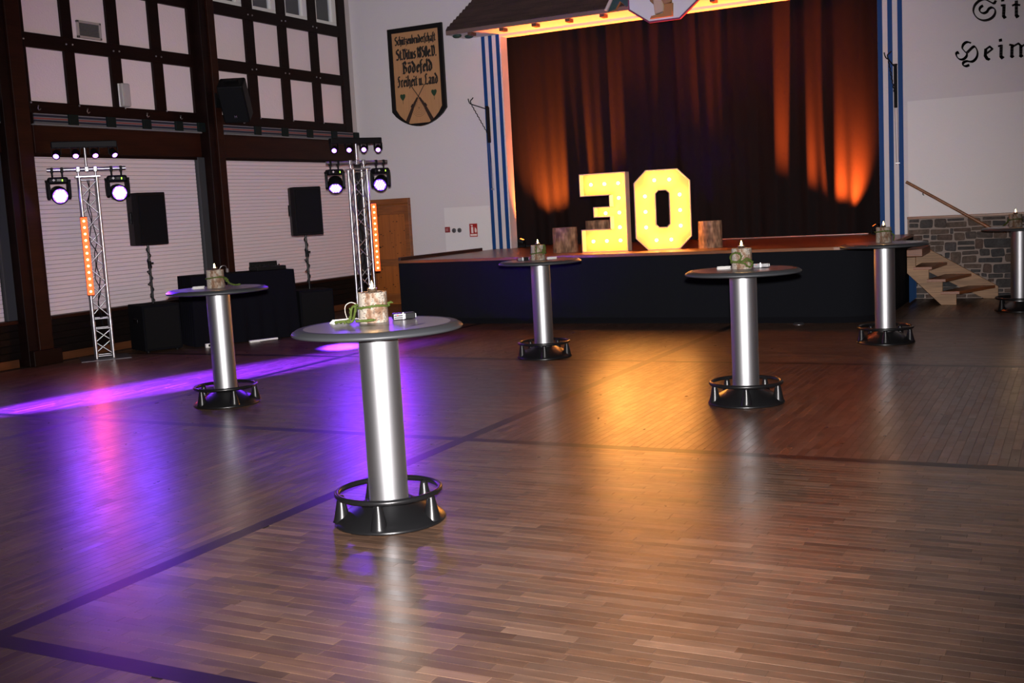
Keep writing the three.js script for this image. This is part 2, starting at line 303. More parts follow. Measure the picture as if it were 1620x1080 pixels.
// rubble stone base
{
  M('mortar', ext(-2.31, 4, 0, 1.19, ZB - 0.01, ZB + 0.012), std(lin(0.25, 0.20, 0.175), 0.95, 0, { bumpMap: plasterBump, bumpScale: 0.006 }), wallBack);
  const S = [[-2.28, 1.14, -2.14, 1.18], [-2.28, 1.06, -2.15, 1.12], [-2.13, 1.05, -1.95, 1.18], [-1.93, 1.05, -1.77, 1.18], [-1.75, 1.14, -1.52, 1.175], [-1.76, 1.04, -1.49, 1.12], [-1.47, 1.06, -1.30, 1.175], [-1.27, 1.135, -0.97, 1.175], [-1.28, 1.05, -1.16, 1.12], [-1.14, 1.05, -0.96, 1.115], [-0.94, 1.08, -0.70, 1.17], [-2.29, 0.96, -2.00, 1.03], [-2.29, 0.87, -2.10, 0.94], [-2.09, 0.90, -2.00, 0.95], [-2.09, 0.80, -2.01, 0.88], [-1.98, 0.95, -1.73, 1.02], [-1.89, 0.86, -1.68, 0.94], [-1.71, 0.95, -1.67, 1.03], [-1.66, 0.98, -1.43, 1.03], [-1.42, 0.99, -1.16, 1.04], [-1.66, 0.85, -1.51, 0.96], [-1.50, 0.86, -1.36, 0.97], [-1.35, 0.88, -1.14, 0.97], [-1.12, 0.87, -0.94, 0.99], [-0.92, 0.87, -0.70, 0.95], [-0.93, 0.97, -0.70, 1.06], [-1.98, 0.87, -1.90, 0.94], [-1.99, 0.79, -1.80, 0.85], [-2.28, 0.78, -2.11, 0.86], [-2.28, 0.66, -2.02, 0.76], [-2.00, 0.69, -1.93, 0.77], [-1.92, 0.69, -1.81, 0.78], [-1.79, 0.70, -1.63, 0.82], [-1.61, 0.78, -1.38, 0.84], [-1.61, 0.71, -1.38, 0.76], [-1.37, 0.72, -1.27, 0.86], [-1.25, 0.73, -0.83, 0.86], [-0.81, 0.73, -0.6, 0.86], [-1.31, 0.61, -1.18, 0.71], [-1.16, 0.60, -0.98, 0.71], [-0.96, 0.65, -0.70, 0.71], [-0.97, 0.51, -0.80, 0.63], [-1.33, 0.52, -1.01, 0.58], [-1.55, 0.52, -1.35, 0.62], [-1.70, 0.51, -1.57, 0.67], [-1.55, 0.64, -1.33, 0.69], [-1.79, 0.59, -1.72, 0.68], [-1.53, 0.44, -1.29, 0.50], [-1.43, 0.38, -1.30, 0.42], [-1.27, 0.37, -1.15, 0.50], [-1.13, 0.37, -0.78, 0.49], [-1.20, 0.29, -1.00, 0.35], [-1.29, 0.31, -1.22, 0.36], [-0.98, 0.29, -0.75, 0.35], [-1.20, 0.24, -1.12, 0.28], [-1.10, 0.15, -0.80, 0.27], [-0.98, 0.08, -0.80, 0.13], [-1.08, 0.09, -1.00, 0.13], [-1.08, 0.01, -0.80, 0.07], [-2.29, 0.18, -2.17, 0.27], [-2.28, 0.08, -2.03, 0.16], [-2.30, 0.01, -2.08, 0.06], [-2.02, 0.08, -1.85, 0.15], [-2.06, 0.01, -1.8, 0.06], [-1.83, 0.07, -1.6, 0.16], [-1.78, 0.01, -1.5, 0.06], [-1.58, 0.07, -1.35, 0.18], [-1.33, 0.07, -1.12, 0.2], [-1.48, 0.01, -1.1, 0.055], [-2.28, 0.3, -2.05, 0.42], [-2.15, 0.18, -1.9, 0.28], [-2.28, 0.44, -1.98, 0.54], [-2.28, 0.56, -2.05, 0.64], [-2.03, 0.56, -1.82, 0.66], [-2.03, 0.3, -1.8, 0.4], [-1.88, 0.17, -1.62, 0.28], [-1.96, 0.43, -1.72, 0.53], [-1.78, 0.3, -1.5, 0.41], [-1.6, 0.2, -1.32, 0.28], [-1.7, 0.43, -1.56, 0.49], [-1.48, 0.3, -1.31, 0.36]];
  // the wall goes on to the right in the same courses
  let y = 0.015; const ch = [0.09, 0.13, 0.1, 0.14, 0.11, 0.15, 0.1, 0.12, 0.12];
  for (const h of ch) { let x = -0.56 + rr(-0.02, 0.05); if (y < 0.64 || y > 0.86) x -= 0.12; while (x < 3.9) { const w = rr(0.14, 0.36); S.push([x, y, Math.min(x + w, 3.97), y + h]); x += w + 0.02; } y += h + 0.018; }
  const cols = [[0.062, 0.058, 0.056], [0.082, 0.066, 0.058], [0.10, 0.066, 0.052], [0.07, 0.062, 0.062], [0.115, 0.085, 0.066], [0.05, 0.05, 0.052], [0.125, 0.09, 0.07]];
  const stoneT = tex(256, 256, (u, v) => { const n = vn(u * 16, v * 16, 16, 16) * 0.4 + vn(u * 48, v * 48, 48, 48) * 0.35 + vn(u * 120, v * 120, 120, 120) * 0.25, k = 0.55 + 0.45 * n; return [k, k, k]; });
  const mats = cols.map(c => std(lin(c[0] * 1.25, c[1] * 1.2, c[2] * 1.2), 0.85, 0, { map: stoneT, bumpMap: stoneT, bumpScale: 0.01 }));
  for (const [x0, y0, x1, y1] of S) {
    const w = x1 - x0, h = y1 - y0, r = Math.min(w, h) * 0.22, j = () => rr(-1, 1) * Math.min(w, h) * 0.09, pts = [];
    const c = [[x0 + j(), y0 + j()], [x1 + j(), y0 + j()], [x1 + j(), y1 + j()], [x0 + j(), y1 + j()]];
    for (let k = 0; k < 4; k++) { const p = c[k], a = c[(k + 3) % 4], b = c[(k + 1) % 4]; const q = (t) => { const d = Math.hypot(t[0] - p[0], t[1] - p[1]); return [p[0] + (t[0] - p[0]) * r / d, p[1] + (t[1] - p[1]) * r / d]; }; pts.push(q(a), [p[0] * 0.55 + (q(a)[0] + q(b)[0]) * 0.225, p[1] * 0.55 + (q(a)[1] + q(b)[1]) * 0.225], q(b)); }
    const pr = rr(0.012, 0.03);
    M('stone', uvm(poly(pts, pr, ZB + 0.005, 0.006)), mats[Math.floor(rnd() * mats.length)], wallBack);
  }
}

// pine door in the back corner
{
  const d = structG('door_1', 'knotty pine door beside the truss tower');
  const x0 = -11.95, x1 = -11.03, yt = 1.97, z = ZB;
  M('door_leaf', uvm(new RoundedBoxGeometry(x1 - x0 - 0.2, yt - 0.1, 0.05, 1, 0.006).translate((x0 + x1) / 2, (yt - 0.1) / 2, z + 0.01), 1), mPine, d);
  M('door_frame', [rext(x0, x0 + 0.1, 0, yt - 0.101, z - 0.02, z + 0.09), rext(x1 - 0.1, x1, 0, yt - 0.101, z - 0.02, z + 0.09), rext(x0, x1, yt - 0.1, yt, z - 0.02, z + 0.09)], mPineFrame, d);
  M('door_batten', rext(x0 + 0.1, x1 - 0.1, 1.68, 1.86, z + 0.03, z + 0.055), mPineFrame, d);
  M('door_batten', rext(x0 + 0.14, x1 - 0.14, 0.72, 0.85, z + 0.03, z + 0.05), mPineFrame, d);
  M('door_batten', rext(x0 + 0.12, x1 - 0.12, 0.03, 0.2, z + 0.03, z + 0.05), mPineFrame, d);
  M('door_handle', [rod(V(x0 + 0.16, 1.08, z + 0.03), V(x0 + 0.16, 1.08, z + 0.1), 0.01), rod(V(x0 + 0.16, 1.08, z + 0.09), V(x0 + 0.27, 1.08, z + 0.09), 0.01)], mBlackGloss, d);
}

// ---------------------------------------------------------------- stage
{
  const H = 0.97, ZF = -14.27, XR = -2.22, XL2 = -9.27;
  const st = G('stage', 'raised wooden stage with black cloth skirt below the curtain', 'stage', [0, 0, 0]);
  // outline with a rounded right front corner
  const r = 0.55, out = [[XL2, -ZF]]; for (let k = 0; k <= 10; k++) { const a = Math.PI / 2 * (k / 10); out.push([XR - r + Math.sin(a) * r, -(ZF - r + Math.cos(a) * r)]); }
  const line = [...out, [XR, 17.46]];
  const deckShape = [...line, [OX1 - 0.01, 17.46], [OX1 - 0.01, 19.0], [OX0 + 0.01, 19.0], [OX0 + 0.01, 17.46], [XL2, 17.46]];
  const sh = new THREE.Shape(deckShape.map(p => new THREE.Vector2(p[0], p[1])));
  const dg = new THREE.ExtrudeGeometry(sh, { depth: 0.035, bevelEnabled: true, bevelSize: 0.004, bevelThickness: 0.004, bevelSegments: 1 });
  dg.rotateX(-Math.PI / 2); dg.translate(0, H - 0.039, 0); M('deck', uvm(dg), mStageDeck, st);
  // cloth skirt: wall with shallow folds following the outline
  const skirt = (off, y0, y1, wob) => {
    const pts = []; let acc = 0;
    for (let i = 0; i < line.length - 1; i++) { const a = line[i], b = line[i + 1], L = Math.hypot(b[0] - a[0], b[1] - a[1]), n = Math.max(1, Math.round(L / 0.05)), nx = (a[1] - b[1]) / L, ny = (b[0] - a[0]) / L; for (let k = 0; k < n; k++) { const t = k / n; acc += L / n; const w = off + wob * (Math.sin(acc * 9.3) * 0.6 + Math.sin(acc * 23 + 1) * 0.4); pts.push([a[0] + (b[0] - a[0]) * t - nx * w, a[1] + (b[1] - a[1]) * t - ny * w]); } }
    const P = [], I = [];
    pts.forEach((p, i) => { P.push(p[0], y1, -p[1], p[0], y0, -p[1]); if (i) I.push(2 * i - 2, 2 * i - 1, 2 * i, 2 * i, 2 * i - 1, 2 * i + 1); });
    const g = new THREE.BufferGeometry(); g.setAttribute('position', new THREE.Float32BufferAttribute(P, 3)); g.setIndex(I); g.computeVertexNormals(); g.setAttribute('uv', new THREE.Float32BufferAttribute(new Float32Array(P.length / 3 * 2), 2)); return g;
  };
  M('skirt', skirt(0.008, 0.085, H - 0.04, 0.006), matte(lin(0.0062, 0.0068, 0.0088), 0.95, 0.12), st);
  M('kick_board', skirt(-0.03, 0, 0.1, 0), mBlackFab, st);
  M('side_cloth', ext(XL2 - 0.004, XL2 + 0.02, 0, H - 0.04, -17.45, ZF), mBlackFab, st);
  M('frame', ext(XL2 + 0.1, XR - 0.65, 0.1, H - 0.05, -17.4, ZF - 0.2), mBlackFab, st);
  M('edge_board', rext(XL2 - 0.01, XL2 + 0.03, H - 0.02, H + 0.05, -16.9, ZF + 0.0, 0.005), std(lin(0.035, 0.016, 0.012), 0.5), st);

  // black curtain hung behind the opening
  const cu = G('stage_curtain', 'black stage curtain hanging in folds, lit orange from both sides', 'curtain', [0, 0, 0]);
  const W0 = -9.7, W1 = -2.0, nx = 360, ny = 36, P = [], I = [], U = [];
  const bump = (x, c, w) => Math.exp(-(((x - c) / w) ** 2));
  const fold = (x, y) => {
    const t = (y - H) / 3.9, lean = 0.10 * (1 - t);
    let z = 0.05 * Math.sin(x * 5.3 + 0.6 + 0.25 * Math.sin(y * 0.9)) + 0.028 * Math.sin(x * 11.7 + 1.9 + 0.3 * t) + 0.014 * Math.sin(x * 27 + 2 * t);
    // deeper pleats on the right half
    for (const [c, w, a] of [[-5.05, 0.16, 0.10], [-4.38, 0.18, 0.15], [-3.88, 0.2, 0.17], [-3.42, 0.2, 0.16], [-3.05, 0.13, 0.12]]) z += a * bump(x + lean, c, w);
    for (const [c, w, a] of [[-8.2, 0.3, 0.07], [-7.55, 0.35, 0.10], [-7.0, 0.22, 0.10]]) z += a * bump(x - lean * 1.5, c, w);
    return z * (0.55 + 0.45 * (1 - t));
  };
  for (let j = 0; j <= ny; j++) for (let i = 0; i <= nx; i++) { const x = W0 + (W1 - W0) * i / nx, y = H + 0.015 + (5.4 - H) * j / ny; P.push(x, y, -18.25 + fold(x, y)); U.push(x, y); if (i && j) { const a = j * (nx + 1) + i; I.push(a - nx - 2, a - nx - 1, a, a - nx - 2, a, a - 1); } }
  const cg = new THREE.BufferGeometry(); cg.setAttribute('position', new THREE.Float32BufferAttribute(P, 3)); cg.setAttribute('uv', new THREE.Float32BufferAttribute(U, 2)); cg.setIndex(I); cg.computeVertexNormals();
  M('cloth', cg, new THREE.MeshPhysicalMaterial({ color: lin(0.0108, 0.0078, 0.0080), roughness: 0.95, specularIntensity: 0.1, side: THREE.DoubleSide }), cu);
  M('hanging_rail', rod(V(W0, 5.42, -18.25), V(W1, 5.42, -18.25), 0.03, 10), mBlack, cu);
  M('bottom_rod', rod(V(-5.4, H + 0.012, -17.86), V(-2.95, H + 0.012, -17.93), 0.009, 8), mAlu, cu);

  // tiled canopy roof over the opening
  const rf = G('canopy_roof', 'small brown shingled canopy roof over the stage opening', 'roof', [0, 0, 0]);
  const mSh = [0, 1, 2].map(k => std(lin(0.072 + k * 0.008, 0.044 + k * 0.004, 0.04 + k * 0.004), 0.8, 0, { map: grainT }));
  const ZE = -16.87, YE = 4.74, xl = -9.70, xr = -1.90, n = 11;
  for (let k = 0; k < n; k++) {
    const t0 = k / n, t1 = (k + 1.25) / n, za = ZE - 0.63 * t0, zb = ZE - 0.63 * t1, ya = YE + 0.66 * t0, yb = YE + 0.66 * t1;
    const a = xl + 0.36 * t0, b = xr - 0.36 * t0; let x = a; 
    const pos = []; const th = 0.014;
    while (x < b - 0.02) { const w = Math.min(rr(0.09, 0.15), b - x), g = new THREE.BoxGeometry(w - 0.004, th, Math.hypot(zb - za, yb - ya)); g.rotateX(Math.atan2(yb - ya, za - zb)); g.translate(x + w / 2, (ya + yb) / 2 + 0.006 + rr(0, 0.004), Math.min((za + zb) / 2, -17.16 + 0.0) < -17.45 ? -17.45 : (za + zb) / 2); pos.push(uvm(g)); x += w; }
    M('shingle_course', pos, mSh[k % 3], rf);
  }
  const mSoff = std(lin(0.72, 0.66, 0.62), 0.65);
  M('soffit', [ext(xl + 0.02, xr - 0.02, YE - 0.065, YE - 0.045, ZB + 0.001, ZE - 0.02)], mSoff, rf);
  M('fascia', rext(xl, xr, YE - 0.068, YE + 0.0, ZE - 0.02, ZE + 0.0, 0.003), std(lin(0.16, 0.10, 0.085), 0.7), rf);
  M('hip_end', uvm(new ConvexGeometry([V(xl, YE - 0.04, ZE), V(xl, YE - 0.04, ZB + 0.005), V(xl + 0.36, YE + 0.66, ZB + 0.005), V(xl + 0.36, YE - 0.04, ZB + 0.005), V(xl, YE, ZE)])), mSh[1], rf);
  for (let x = -9.25; x < -2; x += 0.605) M('rafter_tail', rext(x - 0.04, x + 0.04, YE - 0.115, YE - 0.03, -17.06, ZE - 0.021, 0.006), std(lin(0.10, 0.045, 0.03), 0.7), rf);
  const mLeaf = std(lin(0.015, 0.045, 0.035), 0.6);
  for (const [x, z] of [[-9.55, -16.99], [-9.42, -17.18]]) M('green_knob', new THREE.SphereGeometry(0.06, 12, 8).scale(1.4, 0.6, 1).translate(x, 4.655, z), mLeaf, rf);

  // crest board hung at the middle of the canopy: plain board with the foot of a carved figure
  const em = G('crest_board', 'white octagonal board with carved figure on brown plinth above the stage', 'sign', [-5.69, 4.40, -16.60]);
  const oc = [[-0.24, 0], [0.245, 0], [0.56, 0.25], [0.56, 1.05], [0.24, 1.35], [-0.24, 1.35], [-0.56, 1.05], [-0.56, 0.22]];
  M('board', poly(oc, 0.04, -0.04, 0.004), std(lin(0.62, 0.60, 0.66), 0.7), em);
  { const s = new THREE.Shape(oc.map(p => new THREE.Vector2(p[0] * 1.025, (p[1] - 0.67) * 1.022 + 0.67))); s.holes.push(new THREE.Path(oc.map(p => new THREE.Vector2(p[0] * 0.985, (p[1] - 0.67) * 0.985 + 0.67)).reverse())); M('border', new THREE.ExtrudeGeometry(s, { depth: 0.05, bevelEnabled: false }).translate(0, 0, -0.046), std(lin(0.20, 0.03, 0.09), 0.6), em); }
  M('plinth', poly([[-0.21, 0.035], [0.15, 0.035], [0.16, 0.23], [0.02, 0.23], [0.0, 0.1], [-0.19, 0.075]], 0.05, 0, 0.006), std(lin(0.34, 0.15, 0.05), 0.6), em);
  M('robe', poly([[-0.12, 0.09], [0.02, 0.12], [0.03, 0.2], [-0.02, 0.36], [0.0, 0.75], [-0.14, 0.75], [-0.15, 0.4]], 0.07, 0, 0.012), std(lin(0.46, 0.34, 0.24), 0.7), em);
  M('cloak', poly([[0.03, 0.22], [0.14, 0.24], [0.15, 0.5], [0.08, 0.8], [-0.02, 0.8], [0.0, 0.45], [-0.05, 0.33]], 0.06, 0.005, 0.012), std(lin(0.30, 0.15, 0.06), 0.7), em);
  M('cloak', poly([[-0.2, 0.3], [-0.14, 0.24], [-0.11, 0.4], [-0.1, 0.8], [-0.16, 0.7]], 0.05, 0.005, 0.01), std(lin(0.24, 0.12, 0.06), 0.7), em);
  M('hanger', ext(-0.03, 0.03, 0.35, 0.43, -0.25, -0.04), mBlack, em);
  const gb = G('gable_ornament', 'dark green painted gable ornament with pale bar left of the crest board', 'ornament', [-6.52, 4.66, -16.72]);
  M('green_board', poly([[-0.12, -0.02], [0.02, 0.0], [0.1, 0.12], [0.2, 0.02], [0.27, 0.04], [0.24, 0.4], [0.08, 0.45], [-0.0, 0.2]], 0.05, 0, 0.006), std(lin(0.018, 0.05, 0.042), 0.6), gb);
  M('pale_bar', poly([[-0.17, 0.02], [-0.13, 0.0], [0.12, 0.38], [0.06, 0.4]], 0.06, 0, 0.006), std(lin(0.5, 0.42, 0.38), 0.7), gb);
}

// ---------------------------------------------------------------- marquee numbers
const warm = [1.0, 0.40, 0.07];
{
  const mTray = std(lin(0.58, 0.40, 0.27), 0.6), mFace = std(lin(0.52, 0.29, 0.085), 0.6), mOut = std(lin(0.42, 0.20, 0.13), 0.7);  // face deeper gold, rims paler: the bulbs' glow is put into these colours
  const bulbM = glow(1.0, 0.45, 0.15, 26);
  const D = 0.15, T = 0.012;
  function marquee(name, label, outer, hole, bulbs, pos, turn) {
    const g = G(name, label, 'sign', pos, turn, 'marquee numbers on the stage');
    const S = new THREE.Shape(outer.map(p => new THREE.Vector2(...p))); if (hole) S.holes.push(new THREE.Path([...hole].reverse().map(p => new THREE.Vector2(...p))));
    M('back_panel', new THREE.ExtrudeGeometry(S, { depth: T, bevelEnabled: false }).translate(0, 0, -D), mFace, g);
    const rim = (pts) => { const l = []; for (let i = 0; i < pts.length; i++) { const a = pts[i], b = pts[(i + 1) % pts.length], dx = b[0] - a[0], dy = b[1] - a[1], L = Math.hypot(dx, dy), q = new THREE.BoxGeometry(L + T, T, D); q.rotateZ(Math.atan2(dy, dx)); q.translate((a[0] + b[0]) / 2, (a[1] + b[1]) / 2, -D / 2); l.push(uvm(q)); } return l; };
    for (const q of rim(outer)) M('rim', q, mTray, g);
    if (hole) for (const q of rim(hole)) M('inner_rim', q, mTray, g);
    const bg = new THREE.SphereGeometry(0.024, 14, 10);
    for (const [x, y] of bulbs) {
      const s = M('socket', rod(V(x, y, -D + T), V(x, y, -D + 0.045), 0.012, 10), mWhite, g);
      const b = M('bulb', bg, bulbM, g); b.position.set(x, y, -D + 0.062);
      const l = new THREE.PointLight(lin(...warm), 0.85, 0, 2); l.name = 'bulb_light'; l.position.set(x, y, -D + 0.062); l.castShadow = true; l.shadow.radius = 1.1; g.add(l);
    }
    return g;
  }
  const h = 1.12, w = 0.70;
  marquee('marquee_number_three', 'illuminated white number 3 with round bulbs, front edge of the stage',
    [[0, 0], [w, 0], [w, h], [0, h], [0, h - 0.31], [0.45, h - 0.31], [0.45, h - 0.48], [0.20, h - 0.48], [0.20, 0.50], [0.45, 0.50], [0.45, 0.32], [0, 0.32]].map(p => [p[0] - w / 2, p[1]]),
    null, [[.14, .97], [.35, .97], [.56, .97], [.56, .76], [.56, .55], [.35, .55], [.56, .34], [.14, .15], [.35, .15], [.56, .15]].map(p => [p[0] - w / 2, p[1]]), [-6.12, 0.977, -14.88], 0.02);
  const w0 = 0.78, c = 0.17;
  marquee('marquee_number_zero', 'illuminated white number 0 with round bulbs, beside the 3',
    [[c, 0], [w0 - c, 0], [w0, c], [w0, h - c], [w0 - c, h], [c, h], [0, h - c], [0, c]].map(p => [p[0] - w0 / 2, p[1]]),
    [[.335, .31], [.445, .31], [.49, .355], [.49, .79], [.445, .835], [.335, .835], [.29, .79], [.29, .355]].map(p => [p[0] - w0 / 2, p[1]]),
    [[.29, .98], [.50, .98], [.15, .76], [.64, .76], [.15, .54], [.64, .54], [.15, .32], [.64, .32], [.29, .13], [.50, .13]].map(p => [p[0] - w0 / 2, p[1]]), [-5.27, 0.977, -15.02], 0.40);
}

// ---------------------------------------------------------------- logs: bark
const barkT = tex(256, 256, (u, v) => {
  const f = vn(u * 24, v * 3, 24, 3) * 0.5 + vn(u * 60, v * 8, 60, 8) * 0.3 + vn(u * 10, v * 10, 10, 10) * 0.2, k = Math.pow(f, 1.2);
  return [0.30 + 0.62 * k, 0.21 + 0.56 * k, 0.15 + 0.46 * k];
});
const birchT = tex(256, 256, (u, v) => {
  const a = vn(u * 16, v * 2, 16, 2), b = vn(u * 44, v * 8, 44, 8), d = vn(u * 70, v * 50, 70, 50), t = Math.max(0, Math.min(1, (a * 0.7 + b * 0.4 - 0.36) * 3.2)), s = d > 0.74 ? 0.72 : 1;
  return [(0.60 + 0.26 * t) * s, (0.44 + 0.38 * t) * s, (0.32 + 0.44 * t) * s];
});
const mBark = std(lin(0.66, 0.56, 0.53), 0.9, 0, { map: barkT, bumpMap: barkT, bumpScale: 0.01 });
const mBirch = std(lin(0.34, 0.33, 0.32), 0.85, 0, { map: birchT, bumpMap: birchT, bumpScale: 0.004 });
const ringT = tex(256, 256, (u, v) => { const d = Math.hypot(u - 0.5, v - 0.5), n = vn(u * 12, v * 12, 12, 12), k = 0.8 + 0.2 * Math.sin((d + n * 0.02) * 150) * 0.5; return [0.78 * k, 0.62 * k, 0.44 * k]; });
const mCut = std(lin(0.55, 0.53, 0.51), 0.8, 0, { map: ringT });
function logGeo(r, h, amp) {
  const g = new THREE.CylinderGeometry(r, r * 1.03, h, 40, 6, true); g.translate(0, h / 2, 0);
  const p = g.attributes.position, ph = rnd() * 9; for (let i = 0; i < p.count; i++) { const a = Math.atan2(p.getZ(i), p.getX(i)), y = p.getY(i), k = 1 + amp * (Math.sin(a * 3 + ph) * 0.5 + Math.sin(a * 7 + ph * 2 + y * 3) * 0.3 + Math.sin(a * 13 + ph) * 0.2); p.setX(i, p.getX(i) * k); p.setZ(i, p.getZ(i) * k); }
  g.computeVertexNormals(); return g;
}
function capGeo(r, y) { const g = new THREE.CircleGeometry(r, 32); g.rotateX(-Math.PI / 2); g.translate(0, y, 0); return g; }
for (const [label, x, z, r, h] of [
  ['upright bark-covered log stump left of the number 3', -6.93, -15.3, 0.185, 0.37],
  ['upright log stump behind the number 3', -6.75, -16.2, 0.205, 0.44],
  ['upright bark-covered log stump right of the number 0', -4.66, -15.25, 0.165, 0.375]]) {
  const g = G('log_stump', label, 'log', [x, 0.9705, z], rnd() * 6, 'log stumps on the stage');
  M('bark', logGeo(r, h, 0.05), mBark, g); M('cut_face', capGeo(r * 0.99, h - 0.002), mCut, g); M('cut_bottom', capGeo(r * 0.99, 0.001).scale(1, 1, 1), mCut, g);
}

// ---------------------------------------------------------------- stage floodlights
function flood(name, label, pos, aim, col, I, lensK, angle) {
  const g = G(name, label, 'stage light', pos);
  M('bracket', [rext(-0.07, 0.07, 0, 0.012, -0.05, 0.05, 0.003), rext(-0.08, -0.07, 0, 0.1, -0.02, 0.02, 0.003), rext(0.07, 0.08, 0, 0.1, -0.02, 0.02, 0.003)], mBlack, g);
  const h = new THREE.Group(); h.name = 'lamp_head'; h.position.set(0, 0.11, 0); g.add(h);
  h.lookAt(V(...aim));
  M('housing', rbox(0.15, 0.11, 0.07, 0.012, 0, 0, 0), mBlack, h);
  M('lens', rbox(0.115, 0.06, 0.006, 0.003, 0, 0, 0.037), glow(...col, lensK), h);
  const s = new THREE.SpotLight(lin(...col), I, 0, angle, 0.9, 2); s.name = 'flood_light'; s.castShadow = true; s.shadow.radius = 2.5; s.position.set(0, 0, 0.055); s.target.position.set(0, 0, 1.5); h.add(s, s.target);
  return g;
}
flood('floodlight', 'small black floodlight with glowing amber face at left end of the curtain', [-8.92, 0.972, -17.78], [-7.9, 3.6, -18.08], [1.0, 0.19, 0.024], 330, 9, 0.68);
{ const r = flood('floodlight', 'small black floodlight with red standby light at right end of the curtain', [-2.80, 0.972, -17.80], [-4.15, 3.5, -18.12], [1.0, 0.14, 0.018], 620, 6, 0.58);
  M('standby_light', new THREE.SphereGeometry(0.012, 8, 6).translate(0.09, 0.07, 0.05), glow(1, 0.05, 0.03, 4), r); }

// ---------------------------------------------------------------- steps at the right end of the stage
{
  const s = G('stage_steps', 'open wooden steps with pale stringers leading up to the stage', 'stairs', [0, 0, 0]);
  const zf = -16.5, zr = -17.405;
  M('stringer', poly([[-1.74, 0], [-1.54, 0], [-1.54, 0.15], [-1.72, 0.15], [-1.72, 0.325], [-1.90, 0.325], [-1.90, 0.50], [-2.075, 0.50], [-2.075, 0.68], [-2.19, 0.68], [-2.19, 0.455]], 0.045, zf - 0.045, 0.003), mPinePale, s);
  M('stringer', poly([[-1.25, 0], [-1.06, 0], [-1.06, 0.17], [-1.10, 0.2], [-2.1, 0.80], [-2.19, 0.80], [-2.19, 0.50]], 0.045, zr - 0.045, 0.003), mPinePale, s);
  const tr = [[0.15, -1.50, -1.74, -1.10, -1.45], [0.325, -1.68, -1.92, -1.42, -1.77], [0.50, -1.86, -2.10, -1.75, -2.10]];
  for (const [y, f0, f1, r0, r1] of tr) {
    const P = [[f0, zf + 0.03], [r0, zr], [r1, zr], [f1, zf + 0.03]], sh = new THREE.Shape(P.map(p => new THREE.Vector2(p[0], -p[1])));
    M('tread', uvm(new THREE.ExtrudeGeometry(sh, { depth: 0.036, bevelEnabled: true, bevelSize: 0.003, bevelThickness: 0.003, bevelSegments: 1 }).rotateX(-Math.PI / 2).translate(0, y + 0.003, 0)), mTread, s);
  }
  M('top_step', rext(-2.19, -1.98, 0.69, 0.80, zr, zf + 0.03, 0.006), mTread, s);
  tag(M('blue_cloth', (() => { const P = [], I = [], U = []; const nx = 24, ny = 10; for (let j = 0; j <= ny; j++) for (let i = 0; i <= nx; i++) { const t = i / nx, v = j / ny, top = 0.5 - 0.22 * t; P.push(-2.17 + 0.012 * Math.sin(t * 26), 0.03 + (top - 0.03) * v, -16.55 - 0.7 * t); U.push(t, v); if (i && j) { const a = j * (nx + 1) + i; I.push(a - nx - 2, a - nx - 1, a, a - nx - 2, a, a - 1); } } const g = new THREE.BufferGeometry(); g.setAttribute('position', new THREE.Float32BufferAttribute(P, 3)); g.setAttribute('uv', new THREE.Float32BufferAttribute(U, 2)); g.setIndex(I); g.computeVertexNormals(); return g; })(), std(lin(0.01, 0.075, 0.24), 0.9, 0, { side: THREE.DoubleSide })), 'bright blue cloth hanging below the stage steps', 'cloth');
  const hr = G('handrail', 'sloping wooden handrail fixed to the wall above the steps', 'handrail', [0, 0, 0]);
  M('rail', rod(V(-2.31, 1.745, ZB + 0.09), V(-1.14, 1.0, ZB + 0.09), 0.023, 14), mRailWood, hr);
  for (const t of [0.2, 0.92]) { const p = V(-2.31, 1.745, ZB + 0.09).lerp(V(-1.14, 1.0, ZB + 0.09), t); M('bracket', [rod(p, V(p.x, p.y - 0.05, p.z), 0.007), rod(V(p.x, p.y - 0.05, p.z), V(p.x, p.y - 0.06, ZB + 0.0), 0.007)], mBlack, hr); }
}
tag(M('floor_socket', lathe([[0, 0], [0.07, 0], [0.07, 0.006], [0.055, 0.022], [0, 0.026]], 24).translate(-3.2, 0, -14.14), mChrome), 'small round metal floor cap at the foot of the stage', 'floor cap');

